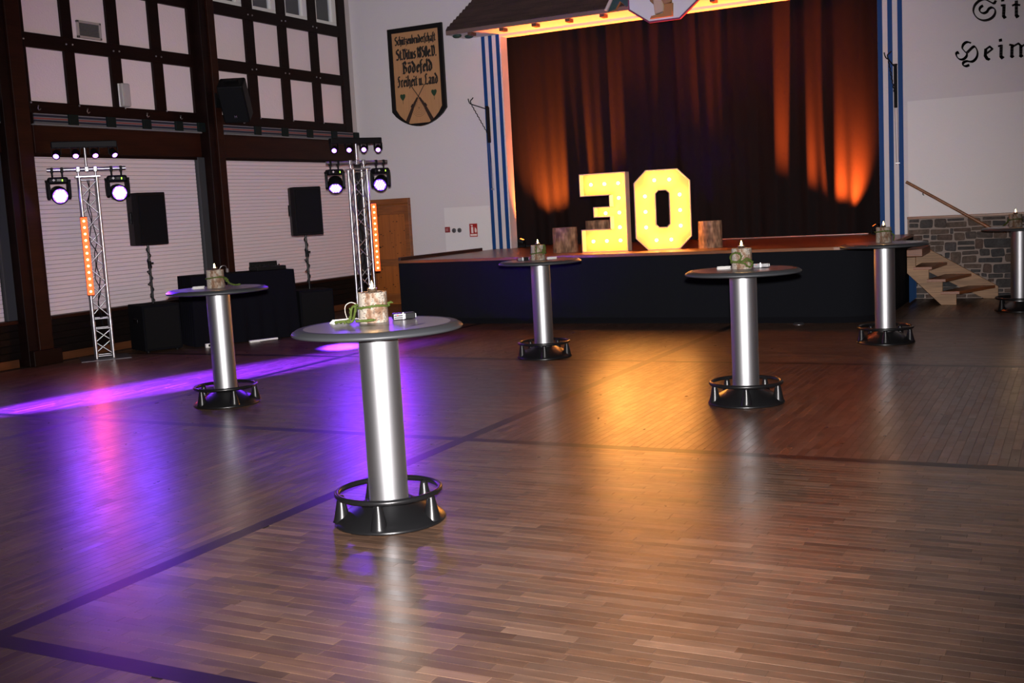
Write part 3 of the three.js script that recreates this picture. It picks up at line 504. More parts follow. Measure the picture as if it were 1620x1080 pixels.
// ---------------------------------------------------------------- blackletter pen for the wall sign
const GL = (() => {
  const st = (x, t = 0.04, b = 0.9) => [[x - 0.11, t + 0.1], [x, t], [x, b], [x + 0.13, b + 0.08]];
  return {
    i: [.42, [st(.2)], [[.2, -.32]]], n: [.84, [st(.2), [[.2, .22], [.48, .05], [.6, .2], [.6, .9], [.73, .98]]]], u: [.84, [st(.2), [[.2, .85], [.36, .98], [.6, .78]], st(.6)]],
    r: [.62, [st(.2), [[.22, .2], [.42, .02], [.54, .14]]]], e: [.7, [[[.58, .42], [.58, .2], [.4, .03], [.2, .2], [.2, .8], [.38, .98], [.6, .85]], [[.2, .54], [.58, .40]]]],
    c: [.64, [[[.54, .15], [.4, .03], [.2, .2], [.2, .8], [.38, .98], [.58, .85]]]], h: [.84, [[[.2, -.55], [.2, .95]], [[.2, .22], [.48, .04], [.62, .2], [.62, .9], [.5, 1.25]]]],
    t: [.58, [[[.25, -.3], [.25, .85], [.4, .98], [.52, .9]], [[.06, .08], [.48, .08]]]], z: [.66, [[[.1, .08], [.54, .08], [.2, .5], [.52, .66], [.46, 1.05], [.15, 1.25]]]],
    b: [.84, [[[.2, -.55], [.2, .85], [.4, .98], [.62, .8], [.62, .25], [.45, .05], [.2, .22]]]], d: [.84, [[[.08, -.45], [.55, .08], [.62, .3], [.62, .8], [.42, .98], [.2, .82], [.2, .3], [.4, .08], [.58, .15]]]],
    o: [.82, [[[.2, .25], [.4, .04], [.62, .2], [.62, .8], [.42, .98], [.2, .82], [.2, .22]]]], a: [.84, [[[.18, .12], [.4, .03], [.58, .15], [.58, .88], [.72, .98]], [[.58, .45], [.3, .52], [.2, .65], [.2, .85], [.36, .97], [.58, .8]]]],
    s: [.7, [[[.55, .12], [.35, .03], [.2, .2], [.25, .42], [.52, .55], [.56, .8], [.4, .98], [.15, .88]]]], ſ: [.5, [[[.5, -.42], [.33, -.52], [.22, -.3], [.22, 1.2]]]], f: [.54, [[[.52, -.42], [.35, -.52], [.24, -.3], [.24, 1.2]], [[.05, .1], [.48, .1]]]],
    l: [.42, [[[.2, -.55], [.2, .88], [.34, .98]]]], S: [.95, [[[.76, -.35], [.5, -.52], [.2, -.35], [.2, -.02], [.5, .15], [.76, .35], [.76, .75], [.5, .98], [.12, .85]]]],
    V: [1.0, [[[.06, -.45], [.24, -.32], [.24, .8], [.5, .98], [.78, .7], [.78, -.1], [.6, -.48], [.4, -.34]]]], B: [.98, [[[.24, -.45], [.24, .9]], [[.04, -.35], [.5, -.52], [.72, -.2], [.36, .15], [.76, .35], [.76, .75], [.45, .98], [.1, .9]]]],
    F: [.85, [[[.66, -.42], [.36, -.5], [.24, -.25], [.5, .2], [.5, .75], [.3, .98], [.08, .85]], [[.12, .18], [.64, .1]]]], L: [.9, [[[.6, -.35], [.42, -.5], [.26, -.3], [.36, .2], [.2, .85], [.1, .95], [.5, .88], [.78, .98]]]],
    '1': [.46, [[[.08, -.3], [.24, -.48], [.24, .95]]]], '8': [.78, [[[.38, .18], [.16, -.1], [.18, -.38], [.38, -.52], [.58, -.38], [.58, -.1], [.38, .18], [.16, .45], [.18, .8], [.38, .98], [.6, .8], [.6, .45], [.38, .18]]]],
    '5': [.78, [[[.62, -.46], [.24, -.46], [.22, .12], [.46, .08], [.62, .3], [.62, .75], [.4, .98], [.14, .86]]]], '0': [.8, [[[.2, -.3], [.4, -.5], [.62, -.3], [.62, .75], [.42, .98], [.2, .78], [.2, -.3]]]],
    '.': [.32, [], [[.14, .93]]], ' ': [.34, []], ü: [.84, [st(.2), [[.2, .85], [.36, .98], [.6, .78]], st(.6)], [[.22, -.28], [.52, -.28]]], ö: [.82, [[[.2, .25], [.4, .04], [.62, .2], [.62, .8], [.42, .98], [.2, .82], [.2, .22]]], [[.24, -.28], [.54, -.28]]],
  };
})();
function penText(c, text, cx, top, width, xh, nib) {
  const adv = [...text].reduce((s, ch) => s + GL[ch][0], 0), sx = width / adv; let x = cx - width / 2;
  const nx = Math.cos(0.62) * nib, ny = -Math.sin(0.62) * nib;
  const quad = (a, b) => { c.beginPath(); c.moveTo(a[0] - nx, a[1] - ny); c.lineTo(a[0] + nx, a[1] + ny); c.lineTo(b[0] + nx, b[1] + ny); c.lineTo(b[0] - nx, b[1] - ny); c.closePath(); c.fill(); c.stroke(); };
  for (const ch of text) {
    const [w, str, dots] = GL[ch], t = p => [x + p[0] * sx, top + p[1] * xh];
    for (const s of str) for (let i = 0; i < s.length - 1; i++) quad(t(s[i]), t(s[i + 1]));
    for (const d of dots || []) { const p = t(d); c.beginPath(); c.moveTo(p[0], p[1] - nib * 1.3); c.lineTo(p[0] + nib, p[1]); c.lineTo(p[0], p[1] + nib * 1.3); c.lineTo(p[0] - nib, p[1]); c.fill(); }
    x += w * sx;
  }
}
{
  const W = 640, Hh = 1000;
  const face = canvas(W, Hh, (c) => {
    c.fillStyle = '#b2845a'; c.fillRect(0, 0, W, Hh);
    for (let k = 0; k < 500; k++) { c.strokeStyle = rnd() < 0.5 ? 'rgba(90,55,30,0.10)' : 'rgba(225,180,130,0.10)'; c.lineWidth = rr(1, 4); const x = rnd() * W, y = rnd() * Hh; c.beginPath(); c.moveTo(x, y); c.lineTo(x + rr(-6, 6), y + rr(40, 220)); c.stroke(); }
    c.fillStyle = '#15120f'; c.strokeStyle = '#15120f'; c.lineWidth = 3.5; c.lineJoin = 'round';
    penText(c, 'Schützenbruderſchaft', 318, 86, 540, 58, 7);
    penText(c, 'St.Vitus 1850e.V.', 322, 226, 536, 74, 10);
    penText(c, 'Bödefeld', 330, 366, 400, 82, 12);
    penText(c, 'Freiheit u. Land', 322, 512, 540, 74, 9);
    // leaves
    c.fillStyle = '#1d3a24';
    for (const [x, y] of [[110, 690], [528, 676]]) { c.beginPath(); c.moveTo(x, y + 42); c.bezierCurveTo(x - 60, y - 8, x - 32, y - 44, x, y - 22); c.bezierCurveTo(x + 32, y - 44, x + 60, y - 8, x, y + 42); c.fill(); c.fillRect(x - 2, y + 36, 5, 40); }
    // target rings
    c.strokeStyle = '#5c4430'; c.lineWidth = 2.5; for (const r of [92, 74, 56, 38, 20]) { c.beginPath(); c.arc(318, 822, r, 0, 7); c.stroke(); } c.fillStyle = '#3a2417'; c.beginPath(); c.arc(318, 822, 7, 0, 7); c.fill();
    // crossed rifles
    const rifle = (mir) => { c.save(); c.translate(318, 700); c.scale(mir, 1); c.rotate(0.92); c.fillStyle = '#1b1613'; c.fillRect(-150, -5, 190, 9); c.fillRect(20, -13, 110, 22); c.fillStyle = '#2f1a10'; c.beginPath(); c.moveTo(40, -14); c.lineTo(130, -15); c.lineTo(318, 2); c.lineTo(322, 52); c.lineTo(190, 30); c.lineTo(120, 16); c.lineTo(40, 12); c.fill(); c.fillStyle = '#15100d'; c.fillRect(110, -26, 40, 16); c.restore(); };
    rifle(1); rifle(-1);
    c.strokeStyle = '#3a2a1c'; c.lineWidth = 3; c.beginPath(); c.moveTo(330, 700); c.quadraticCurveTo(290, 790, 262, 812); c.stroke();
  });
  const pw = 1.14, p = G('wall_plaque', 'brown wooden shield plaque with black lettering and crossed rifles on the wall', 'plaque', [-10.69, 3.25, ZB]);
  const arc = (w, ys, yt, n = 14) => { const a = [[-w / 2, yt], [-w / 2, ys]]; for (let k = 1; k < n; k++) { const t = k / n; a.push([-w / 2 + w * t, ys - (ys - (yt - 1.76 + (1.14 - w) / 2 * 0.9)) * Math.sin(Math.PI * t) ** 0.75]); } a.push([w / 2, ys], [w / 2, yt]); return a; };
  const o = arc(pw, 0.285, 1.76), inn = arc(pw - 0.15, 0.32, 1.685);
  const s = new THREE.Shape(o.map(q => new THREE.Vector2(...q))); s.holes.push(new THREE.Path([...inn].reverse().map(q => new THREE.Vector2(...q))));
  M('plaque_border', new THREE.ExtrudeGeometry(s, { depth: 0.05, bevelEnabled: true, bevelSize: 0.004, bevelThickness: 0.004, bevelSegments: 1 }).translate(0, 0, 0.004), matte(lin(0.008, 0.007, 0.007), 0.5, 0.4), p);
  const fg = new THREE.ExtrudeGeometry(new THREE.Shape(inn.map(q => new THREE.Vector2(...q))), { depth: 0.035, bevelEnabled: false }); { const pp = fg.attributes.position, u = fg.attributes.uv; for (let i = 0; i < pp.count; i++) u.setXY(i, (pp.getX(i) + 0.51) / 1.02, (pp.getY(i) - 0.02) / 1.69); }
  M('plaque_face', fg, std(0xffffff, 0.7, 0, { map: face }), p);
}

// raised lettering on the right wall
{
  const L = {
    letter_S: [[[-1.26, 4.158], [-1.288, 4.143], [-1.302, 4.11], [-1.288, 4.075], [-1.247, 4.055], [-1.206, 4.069], [-1.178, 4.109], [-1.142, 4.119], [-1.105, 4.095], [-1.096, 4.055], [-1.11, 4.009], [-1.16, 3.966], [-1.243, 3.954], [-1.316, 3.986], [-1.362, 4.04], [-1.383, 4.106], [-1.362, 4.181], [-1.306, 4.232], [-1.242, 4.248], [-1.178, 4.211], [-1.114, 4.173], [-1.091, 4.204]]],
    letter_i: [[[-1.019, 4.132], [-0.983, 4.132], [-0.989, 3.984], [-0.974, 3.96], [-0.96, 3.968]], [[-1.001, 4.216], [-0.999, 4.194]]],
    letter_t: [[[-0.825, 4.164], [-0.825, 3.973], [-0.812, 3.947], [-0.797, 3.965]], [[-0.875, 4.113], [-0.843, 4.124], [-0.781, 4.106]]],
    letter_H: [[[-1.419, 3.663], [-1.471, 3.679], [-1.513, 3.657], [-1.532, 3.605], [-1.504, 3.558], [-1.471, 3.515], [-1.481, 3.476], [-1.523, 3.444], [-1.57, 3.451], [-1.607, 3.495], [-1.612, 3.535], [-1.59, 3.55], [-1.579, 3.526]], [[-1.467, 3.534], [-1.373, 3.607], [-1.341, 3.564], [-1.33, 3.504], [-1.351, 3.437], [-1.402, 3.399], [-1.477, 3.412], [-1.519, 3.396], [-1.522, 3.362], [-1.486, 3.344], [-1.444, 3.354]]],
    letter_e: [[[-1.203, 3.495], [-1.134, 3.546], [-1.17, 3.584], [-1.221, 3.551], [-1.228, 3.463], [-1.203, 3.417], [-1.189, 3.4], [-1.172, 3.416]]],
    letter_i_: [[[-1.056, 3.576], [-1.02, 3.581], [-1.024, 3.431], [-1.006, 3.405], [-0.99, 3.42]], [[-1.031, 3.665], [-1.029, 3.645]]],
    letter_m: [[[-0.911, 3.579], [-0.879, 3.57], [-0.884, 3.426], [-0.897, 3.418], [-0.879, 3.404], [-0.861, 3.418]], [[-0.879, 3.546], [-0.798, 3.585], [-0.767, 3.548], [-0.767, 3.423], [-0.78, 3.41], [-0.764, 3.398], [-0.744, 3.41]], [[-0.767, 3.533], [-0.691, 3.573], [-0.66, 3.536], [-0.659, 3.411], [-0.646, 3.385], [-0.628, 3.403]]],
  };
  const mLet = matte(lin(0.010, 0.006, 0.006), 0.5, 0.3);
  const names = { letter_i_: 'letter_i' }, which = { letter_S: 'black raised curly capital S on the wall, upper row', letter_i: 'black raised letter i on the wall, upper row', letter_t: 'black raised letter t on the wall, upper row', letter_H: 'black raised curly capital H on the wall, lower row', letter_e: 'black raised letter e on the wall, lower row', letter_i_: 'black raised letter i on the wall, lower row', letter_m: 'black raised letter m on the wall, lower row' };
  for (const k in L) {
    const soft = k === 'letter_S' || k === 'letter_H', strokes = [];
    for (const s of L[k]) {
      const geos = []; strokes.push(geos);
      const pts = s.map(q => V(q[0], q[1], 0)); const crv = soft ? new THREE.CatmullRomCurve3(pts).getPoints(70) : (() => { const o = []; for (let i = 0; i < pts.length - 1; i++) for (let j = 0; j < 4; j++) o.push(pts[i].clone().lerp(pts[i + 1], j / 4)); o.push(pts[pts.length - 1]); return o; })();
      // broad-nib ribbon: wide on the down strokes
      const half = (d) => soft ? 0.0075 + 0.011 * Math.abs(Math.cos(Math.atan2(d.y, d.x) + 0.75 - Math.PI / 2 + 0.2)) ** 2 : (Math.abs(d.y) > 0.8 ? 0.0205 : 0.0125);
      for (let i = 0; i < crv.length - 1; i++) {
        const a = crv[i], b = crv[i + 1], d = b.clone().sub(a); if (d.length() < 1e-5) continue; const L0 = d.length(); d.normalize(); const w = half(d);
        const g = new THREE.BoxGeometry(L0 + w * (soft ? 0.7 : 0.9), 2 * w, 0.03); g.rotateZ(Math.atan2(d.y, d.x)); g.translate((a.x + b.x) / 2, (a.y + b.y) / 2, 0); geos.push(g);
      }
    }
    const c = L[k][0][0], x0 = c[0], y0 = c[1];
    const base = names[k] || k, m = G('wall_' + base.toLowerCase(), '', ''); for (const gs of strokes) M('stroke', merge(gs).translate(-x0, -y0, 0), mLet, m); m.position.set(x0, y0, ZB + 0.0155 + (y0 < 2.93 ? 0.006 : 0)); tag(m, which[k], 'letter', 'raised lettering on the wall');
  }
}

// fire sign, alarm button, sockets
{
  const sign = canvas(96, 150, (c, w, h) => { c.fillStyle = '#a31d1c'; c.fillRect(0, 0, w, h); c.fillStyle = '#e9d6d0'; c.fillRect(20, 38, 26, 70); c.fillRect(25, 18, 14, 16); c.fillRect(14, 14, 28, 8); c.beginPath(); c.moveTo(76, 106); c.bezierCurveTo(50, 90, 70, 60, 64, 40); c.bezierCurveTo(92, 56, 96, 92, 76, 106); c.fill(); c.fillRect(8, 118, 80, 22); });
  const m = M('fire_sign', uvm(new THREE.BoxGeometry(0.16, 0.235, 0.006)), std(lin(0.35, 0.02, 0.02), 0.5)); m.geometry = new THREE.BoxGeometry(0.16, 0.235, 0.006); m.material = std(0xffffff, 0.5, 0, { map: sign }); m.position.set(-9.725, 1.32, ZB + 0.010); tag(m, 'red and white fire extinguisher sign on the wall beside the blue stripes', 'sign');
  const b = G('fire_alarm_button', 'small square red alarm button on the wall left of two grey sockets', 'alarm', [-10.255, 1.35, ZB + 0.007]);
  M('case', rbox(0.09, 0.1, 0.04, 0.006, 0, 0, 0.02), std(lin(0.22, 0.012, 0.016), 0.5), b); M('button_plate', rbox(0.05, 0.055, 0.006, 0.002, 0, 0, 0.042), std(lin(0.4, 0.14, 0.15), 0.5), b);
  [[-10.13, 'round grey wall socket next to the red alarm button'], [-10.015, 'round grey wall socket nearer the fire sign']].forEach(([x, l]) => { const s = G('wall_socket', l, 'socket', [x, 1.33, ZB + 0.007]); M('plate', lathe([[0, 0], [0.042, 0], [0.042, 0.01], [0.036, 0.016], [0, 0.016]], 24).rotateX(Math.PI / 2), std(lin(0.10, 0.10, 0.11), 0.5), s); M('insert', lathe([[0, 0.015], [0.024, 0.015], [0.022, 0.02], [0, 0.02]], 20).rotateX(Math.PI / 2), std(lin(0.05, 0.05, 0.06), 0.5), s); });
}
// wrought flag-pole brackets on the striped pilasters
for (const [x, out, label] of [[-9.29, 1, 'black iron flag bracket with cords on the left striped pilaster'], [-2.45, 0.22, 'black iron flag bracket with cords on the right striped pilaster']]) {
  const g = G('flag_bracket', label, 'bracket', [x, 0, ZB]);
  M('back_bar', rbox(0.045, 0.62, 0.05, 0.008, 0, 3.15, 0.03), mBlack, g);
  M('sleeve', [rod(V(0, 2.84, 0.06), V(0, 3.46, 0.06), 0.022, 10), lathe([[0.03, 0], [0.035, 0.012], [0.03, 0.024]], 14).translate(0, 3.45, 0.06)], mBlack, g);
  const tip = V(-0.285 * out, 3.53, out > 0.5 ? 0.10 : 0.28);
  M('arm', rod(V(0, 3.42, 0.05), tip, 0.009, 8), mBlack, g);
  const p = []; for (let k = 0; k <= 40; k++) { const t = k / 40, q = V(0, 2.98, 0.06).lerp(tip, t); p.push(V(q.x + 0.006 * Math.sin(t * 60), q.y, q.z + 0.006 * Math.cos(t * 60))); }
  M('twisted_stay', tube(p, 0.008, 80, 6), mBlack, g);
  M('hook', [tube([tip, tip.clone().add(V(-0.01, 0.06, 0)), tip.clone().add(V(0.02, 0.085, 0)), tip.clone().add(V(0.045, 0.11, 0))], 0.009, 16, 6), tube([tip, tip.clone().add(V(-0.03, 0.02, 0)), tip.clone().add(V(-0.05, 0.07, 0)), tip.clone().add(V(-0.055, 0.1, 0))], 0.009, 16, 6)], mBlack, g);
  for (const dx of [-0.012, 0.022]) M('cord', rod(V(dx, 2.84, 0.055), V(dx + 0.01, 2.0, 0.02), 0.0035, 6), std(lin(0.16, 0.14, 0.14), 0.7), g);
  M('cleat', rbox(0.07, 0.02, 0.02, 0.005, 0.012, 2.03, 0.02), mAlu, g);
}
// hooks, vent, lamp and loudspeaker on the timber wall
[-10.17, -10.97, -12.05, -12.72, -14.12].forEach((z, k) => tag(M('wall_hook', [tube([[0, 0.05, 0], [0.03, 0.05, 0.012], [0.035, 0.02, 0.03], [0.03, -0.005, 0.012], [0.025, 0.012, -0.022]], 0.0065, 20, 6)], mChrome).translateX(XL + 0.045).translateY(3.255).translateZ(z), `small bright hook on the lower timber rail, ${['nearest the left post', 'second from the left post', 'third from the left post', 'fourth, just before the middle post', 'just past the hanging loudspeaker'][k]}`, 'hook', 'hooks along the timber rail'));
{
  const v = G('air_vent', 'grey slatted air vent in an upper infill panel', 'vent', [XL, 4.37, -11.165]);
  M('frame', [rext(-0.004, 0.03, 0.085, 0.115, -0.205, 0.205, 0.004), rext(-0.004, 0.03, -0.115, -0.085, -0.205, 0.205, 0.004), rext(-0.004, 0.03, -0.115, 0.115, -0.205, -0.175, 0.004), rext(-0.004, 0.03, -0.115, 0.115, 0.175, 0.205, 0.004)], std(lin(0.42, 0.36, 0.34), 0.6), v);
  M('backing', ext(-0.004, 0.004, -0.1, 0.1, -0.19, 0.19), std(lin(0.04, 0.04, 0.04), 0.8), v);
  for (let k = 0; k < 9; k++) M('louvre', rbox(0.022, 0.004, 0.35, 0.001).rotateZ(0.5).translate(0.012, -0.076 + k * 0.019, 0), std(lin(0.15, 0.145, 0.14), 0.6), v);
  const l = G('emergency_lamp', 'clear plastic wall lamp on the timber rail', 'wall lamp', [XL + 0.037, 3.372, -11.63]);
  M('base', rbox(0.02, 0.32, 0.15, 0.006, 0.01, 0.16, 0), mWhite, l);
  M('cover', rbox(0.07, 0.32, 0.15, 0.02, 0.055, 0.16, 0), new THREE.MeshPhysicalMaterial({ color: lin(0.75, 0.72, 0.72), roughness: 0.3, transmission: 0.55, thickness: 0 }), l);
  M('tube_lamp', rod(V(0.045, 0.05, 0), V(0.045, 0.27, 0), 0.012, 10), mWhite, l);
  const w = G('wall_loudspeaker', 'black loudspeaker tilted down on the middle timber post', 'loudspeaker', [XL + 0.20, 3.55, -13.40]);
  M('wall_mount', [rod(V(0.0, 0, 0), V(0.10, 0, 0), 0.03, 10), rbox(0.02, 0.22, 0.14, 0.004, 0.01, 0, 0)], mBlack, w);
  const h = new THREE.Group(); h.name = 'cabinet'; h.position.set(0.29, -0.02, -0.05); h.rotation.order = 'YXZ'; h.rotation.set(0.58, 0.46, 0); w.add(h);
  M('box', rbox(0.40, 0.62, 0.30, 0.03, 0, 0, 0, 3), mBlack, h); M('grille', rbox(0.36, 0.56, 0.012, 0.005, 0, 0, 0.152), matte(lin(0.006, 0.0066, 0.007), 0.7, 0.2), h); M('badge', [rbox(0.008, 0.04, 0.004, 0.001, -0.014, -0.19, 0.16), rbox(0.008, 0.04, 0.004, 0.001, 0.014, -0.19, 0.16), rbox(0.03, 0.008, 0.004, 0.001, 0, -0.188, 0.16)], mChrome, h); M('handle_recess', rbox(0.22, 0.05, 0.02, 0.008, 0, 0.31, -0.02), mBlackGloss, h);
}

// ---------------------------------------------------------------- truss towers with lights
const violet = [0.16, 0.025, 1.0];
function tower(pos, turn, which, heads, pods, stripX, podI, podA) {
  const B = 2.47, hw = 0.105, bx = 0.48;
  const t = G('truss_tower', `aluminium lattice truss tower ${which}`, 'truss', pos, turn, 'truss towers');
  M('base_plate', rbox(0.62, 0.008, 0.62, 0.003, 0, 0.004, 0), std(lin(0.13, 0.125, 0.135), 0.45, 1), t);
  const C = [[-hw, hw], [hw, hw], [hw, -hw], [-hw, -hw]];
  for (const [x, z] of C) {
    M('chord', rod(V(x, 0.008, z), V(x, 0.455, z), 0.02, 14), mChrome, t); M('chord', rod(V(x, 0.47, z), V(x, 2.36, z), 0.02, 14), mChrome, t);
    M('coupler', [rod(V(x, 0.43, z), V(x, 0.50, z), 0.025, 12)], mAlu, t);
  }
  const br = (a, b) => M('brace', rod(a, b, 0.0075, 7), mChrome, t);
  for (let k = 0; k < 4; k++) {
    const a = C[k], b = C[(k + 1) % 4];
    for (const y of [0.04, 0.40, 0.53, 2.33]) br(V(a[0], y, a[1]), V(b[0], y, b[1]));
    let s = k % 2; for (let y = 0.06; y < 0.38; y += 0.165, s++) { const p = s % 2 ? a : b, q = s % 2 ? b : a; br(V(p[0], y, p[1]), V(q[0], Math.min(y + 0.165, 0.39), q[1])); }
    s = k % 2; for (let y = 0.55; y < 2.3; y += 0.222, s++) { const p = s % 2 ? a : b, q = s % 2 ? b : a; br(V(p[0], y, p[1]), V(q[0], Math.min(y + 0.222, 2.33), q[1])); }
  }
  M('crossbar', rod(V(-bx, B, 0), V(bx, B, 0), 0.0245, 18), mChrome, t);
  M('top_plate', [rbox(0.3, 0.02, 0.3, 0.004, 0, 2.37, 0), rod(V(-hw, 2.37, 0), V(-hw, B, 0), 0.014), rod(V(hw, 2.37, 0), V(hw, B, 0), 0.014)], mAlu, t);
  for (const x of [-hw, hw, 0]) M('clamp', rbox(0.05, 0.07, 0.07, 0.01, x, B, 0), mAlu, t);
  M('mast', rod(V(0, B + 0.02, 0), V(0, B + 0.27, 0), 0.017, 12), mChrome, t);
  // cables inside the tower
  for (let k = 0; k < 2; k++) { const p = []; for (let j = 0; j <= 12; j++) p.push(V(rr(-0.05, 0.05), 2.34 - j * 0.16, rr(-0.05, 0.05))); M('cable', tube(p, 0.006, 90, 5), mBlack, t); }
  // bar of four small spots on the mast
  const toW = (v) => t.localToWorld(v.clone()); t.updateMatrixWorld(true);
  const bp = toW(V(0, B + 0.27, 0));
  if (pods.length) {
  const bar = G('led_spot_bar', `bar of four small violet spots topping the tower ${which}`, 'stage light', [bp.x, bp.y, bp.z], turn, 'spot bars on the towers');
  M('bar_body', rbox(0.80, 0.085, 0.11, 0.012, 0, 0.045, 0), mBlack, bar);
  pods.forEach((d, i) => {
    const x = -0.345 + i * 0.23, pod = new THREE.Group(); pod.name = 'spot_head'; pod.position.set(x, -0.075, 0.02); bar.add(pod); bar.updateMatrixWorld(true);
    const wp = pod.getWorldPosition(V()); pod.lookAt(V(...d));
    M('housing', lathe([[0, -0.06], [0.04, -0.055], [0.048, -0.03], [0.048, 0.045], [0.042, 0.05], [0.034, 0.046]], 20).rotateX(Math.PI / 2), mBlack, pod);
    M('lens', new THREE.CircleGeometry(0.033, 20).translate(0, 0, 0.047), glow(0.34, 0.10, 1.0, 14), pod);
    const s = new THREE.SpotLight(lin(0.17, 0.012, 1.0), podI[i], 0, podA, 1, 2); s.name = 'spot_light'; s.castShadow = true; s.position.set(0, 0, 0.06); s.target.position.set(0, 0, 1); pod.add(s, s.target);
    M('yoke_arm', rext(x - 0.06, x - 0.052, -0.085, 0.01, -0.01, 0.05, 0.002), mBlack, bar); M('yoke_arm', rext(x + 0.052, x + 0.06, -0.085, 0.01, -0.01, 0.05, 0.002), mBlack, bar);
  });
  }
  // moving heads hung under the crossbar
  heads.forEach(({ x, aim, I, ang, lk, spill, label }) => {
    const hp = toW(V(x, B, 0.0));
    const g = G('moving_head', label, 'stage light', [hp.x, hp.y, hp.z], turn, 'moving heads on the towers');
    for (const cx of [-0.06, 0.06]) M('hanging_clamp', [rbox(0.035, 0.07, 0.06, 0.008, cx, -0.005, 0), rod(V(cx, -0.03, 0), V(cx, -0.10, 0.0), 0.012)], mBlack, g);
    const base = M('base_box', rbox(0.25, 0.085, 0.17, 0.03, 0, -0.135, 0, 3), mBlack, g);
    M('display', rbox(0.05, 0.03, 0.004, 0.001, 0.012, -0.132, 0.0855), mBlackGloss, base); M('key_cross', [rbox(0.032, 0.01, 0.004, 0.001, -0.05, -0.132, 0.0855), rbox(0.01, 0.032, 0.004, 0.001, -0.05, -0.132, 0.0855)], mWhite, base); M('status_light', rbox(0.014, 0.026, 0.004, 0.001, 0.052, -0.136, 0.0855), glow(0.45, 1, 0.08, 2.2), base);
    M('plug', [rod(V(-0.12, -0.14, 0), V(-0.155, -0.14, 0), 0.016), rod(V(0.12, -0.14, 0), V(0.155, -0.14, 0), 0.016)], mBlack, base);
    const yk = new THREE.Group(); yk.name = 'yoke'; yk.position.set(0, -0.18, 0); g.add(yk); g.updateMatrixWorld(true);
    const aw = V(...aim), al = g.worldToLocal(aw.clone()); yk.rotation.y = Math.atan2(al.x, al.z);
    for (const s of [-1, 1]) M('yoke_arm', poly([[-0.055, 0.03], [0.055, 0.03], [0.065, -0.05], [0.05, -0.17], [0.0, -0.2], [-0.05, -0.17], [-0.065, -0.05]], 0.028, -0.014, 0.006).rotateY(Math.PI / 2).translate(s * 0.125, 0, 0), mBlack, yk);
    const hd = new THREE.Group(); hd.name = 'lamp_head'; hd.position.set(0, -0.135, 0); yk.add(hd); yk.updateMatrixWorld(true); hd.lookAt(V(...aim));
    M('housing', lathe([[0, -0.12], [0.06, -0.115], [0.10, -0.085], [0.108, -0.03], [0.108, 0.075], [0.104, 0.085], [0.092, 0.08]], 28).rotateX(Math.PI / 2), mBlack, hd);
    // honeycomb of led lenses
    const lens = glow(0.30, 0.19, 1.0, lk), lg = new THREE.CylinderGeometry(0.017, 0.015, 0.014, 12).rotateX(Math.PI / 2); const leds = [];
    for (let q = -2; q <= 2; q++) for (let r = -2; r <= 2; r++) if (Math.abs(q + r) <= 2) leds.push(lg.clone().translate((q + r / 2) * 0.0355, r * 0.0307, 0.078));
    M('led_lens', leds, lens, hd); M('lens_plate', new THREE.CircleGeometry(0.093, 28).translate(0, 0, 0.074), glow(0.15, 0.04, 1.0, lk * 0.4), hd);
    const s = new THREE.SpotLight(lin(0.115, 0.018, 1.0), I, 0, ang, 0.75, 2); s.name = 'beam_light'; s.castShadow = true; s.shadow.radius = 2; s.position.set(0, 0, 0.10); s.target.position.set(0, 0, 2); hd.add(s, s.target);
    const s2 = new THREE.SpotLight(lin(...violet), spill, 0, 1.0, 1, 2); s2.name = 'spill_light'; s2.castShadow = true; s2.shadow.radius = 4; s2.position.set(0, 0, 0.10); s2.target.position.set(0, 0, 2); hd.add(s2, s2.target);
  });
  // red led batten strapped to one chord
  if (!stripX) return;
  const lp = toW(V(stripX[0], 0, stripX[1]));
  const strip = G('led_batten', `glowing orange-red led batten on the tower ${which}`, 'light bar', [lp.x, 0.84, lp.z], turn, 'led battens on the towers');
  M('housing', rbox(0.086, 1.02, 0.045, 0.006, 0, 0.51, -0.005), mBlack, strip);
  M('diffuser', rbox(0.080, 1.0, 0.012, 0.004, 0, 0.51, 0.022), glow(1.0, 0.080, 0.014, 3.2), strip);
  for (let k = 0; k < 12; k++) M('led_cell', new THREE.CylinderGeometry(0.016, 0.016, 0.004, 12).rotateX(Math.PI / 2).translate(0, 0.055 + k * 0.0825, 0.0295), glow(1.0, 0.20, 0.06, 22), strip);
  const sl = new THREE.RectAreaLight(lin(1.0, 0.05, 0.03), 34, 0.08, 1.0); sl.name = 'batten_light'; sl.position.set(0, 0.51, 0.04); sl.rotation.y = Math.PI; strip.add(sl);
}
tower([-11.47, 0, -10.42], 0.90, 'at the far left',
  [{ x: -0.36, aim: [-4.3, 0, -5.75], I: 420, ang: 0.07, lk: 18, spill: 8, label: 'black moving head with violet lens, hung left on the tower by the shutter' },
   { x: 0.36, aim: [0.5, 0.4, -4.2], I: 120, ang: 0.10, lk: 18, spill: 8, label: 'black moving head with violet lens, hung right on the tower by the shutter' }],
  [[-9.3, 0, -7.15], [-8.98, 0, -8.1], [-8.62, 0, -9.05], [-8.25, 0, -10.0]], [-0.105, 0.152], [8, 8, 8, 8], 0.3);
tower([-9.56, 0, -13.76], 0.98, 'by the pine door',
  [{ x: -0.36, aim: [-8.58, 0, -11.72], I: 2200, ang: 0.115, lk: 5.5, spill: 4, label: 'black moving head with violet lens, hung left on the tower by the pine door' },
   { x: 0.36, aim: [-7.4, 0, -9.4], I: 18, ang: 0.3, lk: 5.5, spill: 4, label: 'black moving head with violet lens, hung right on the tower by the pine door' }],
  [[-7.6, 0.6, -9.8], [-7.0, 0.8, -9.6], [-6.4, 0.7, -9.4], [-6.8, 0.0, -9.8]], [0.155, 0.13], [6, 6, 6, 6], 0.3);

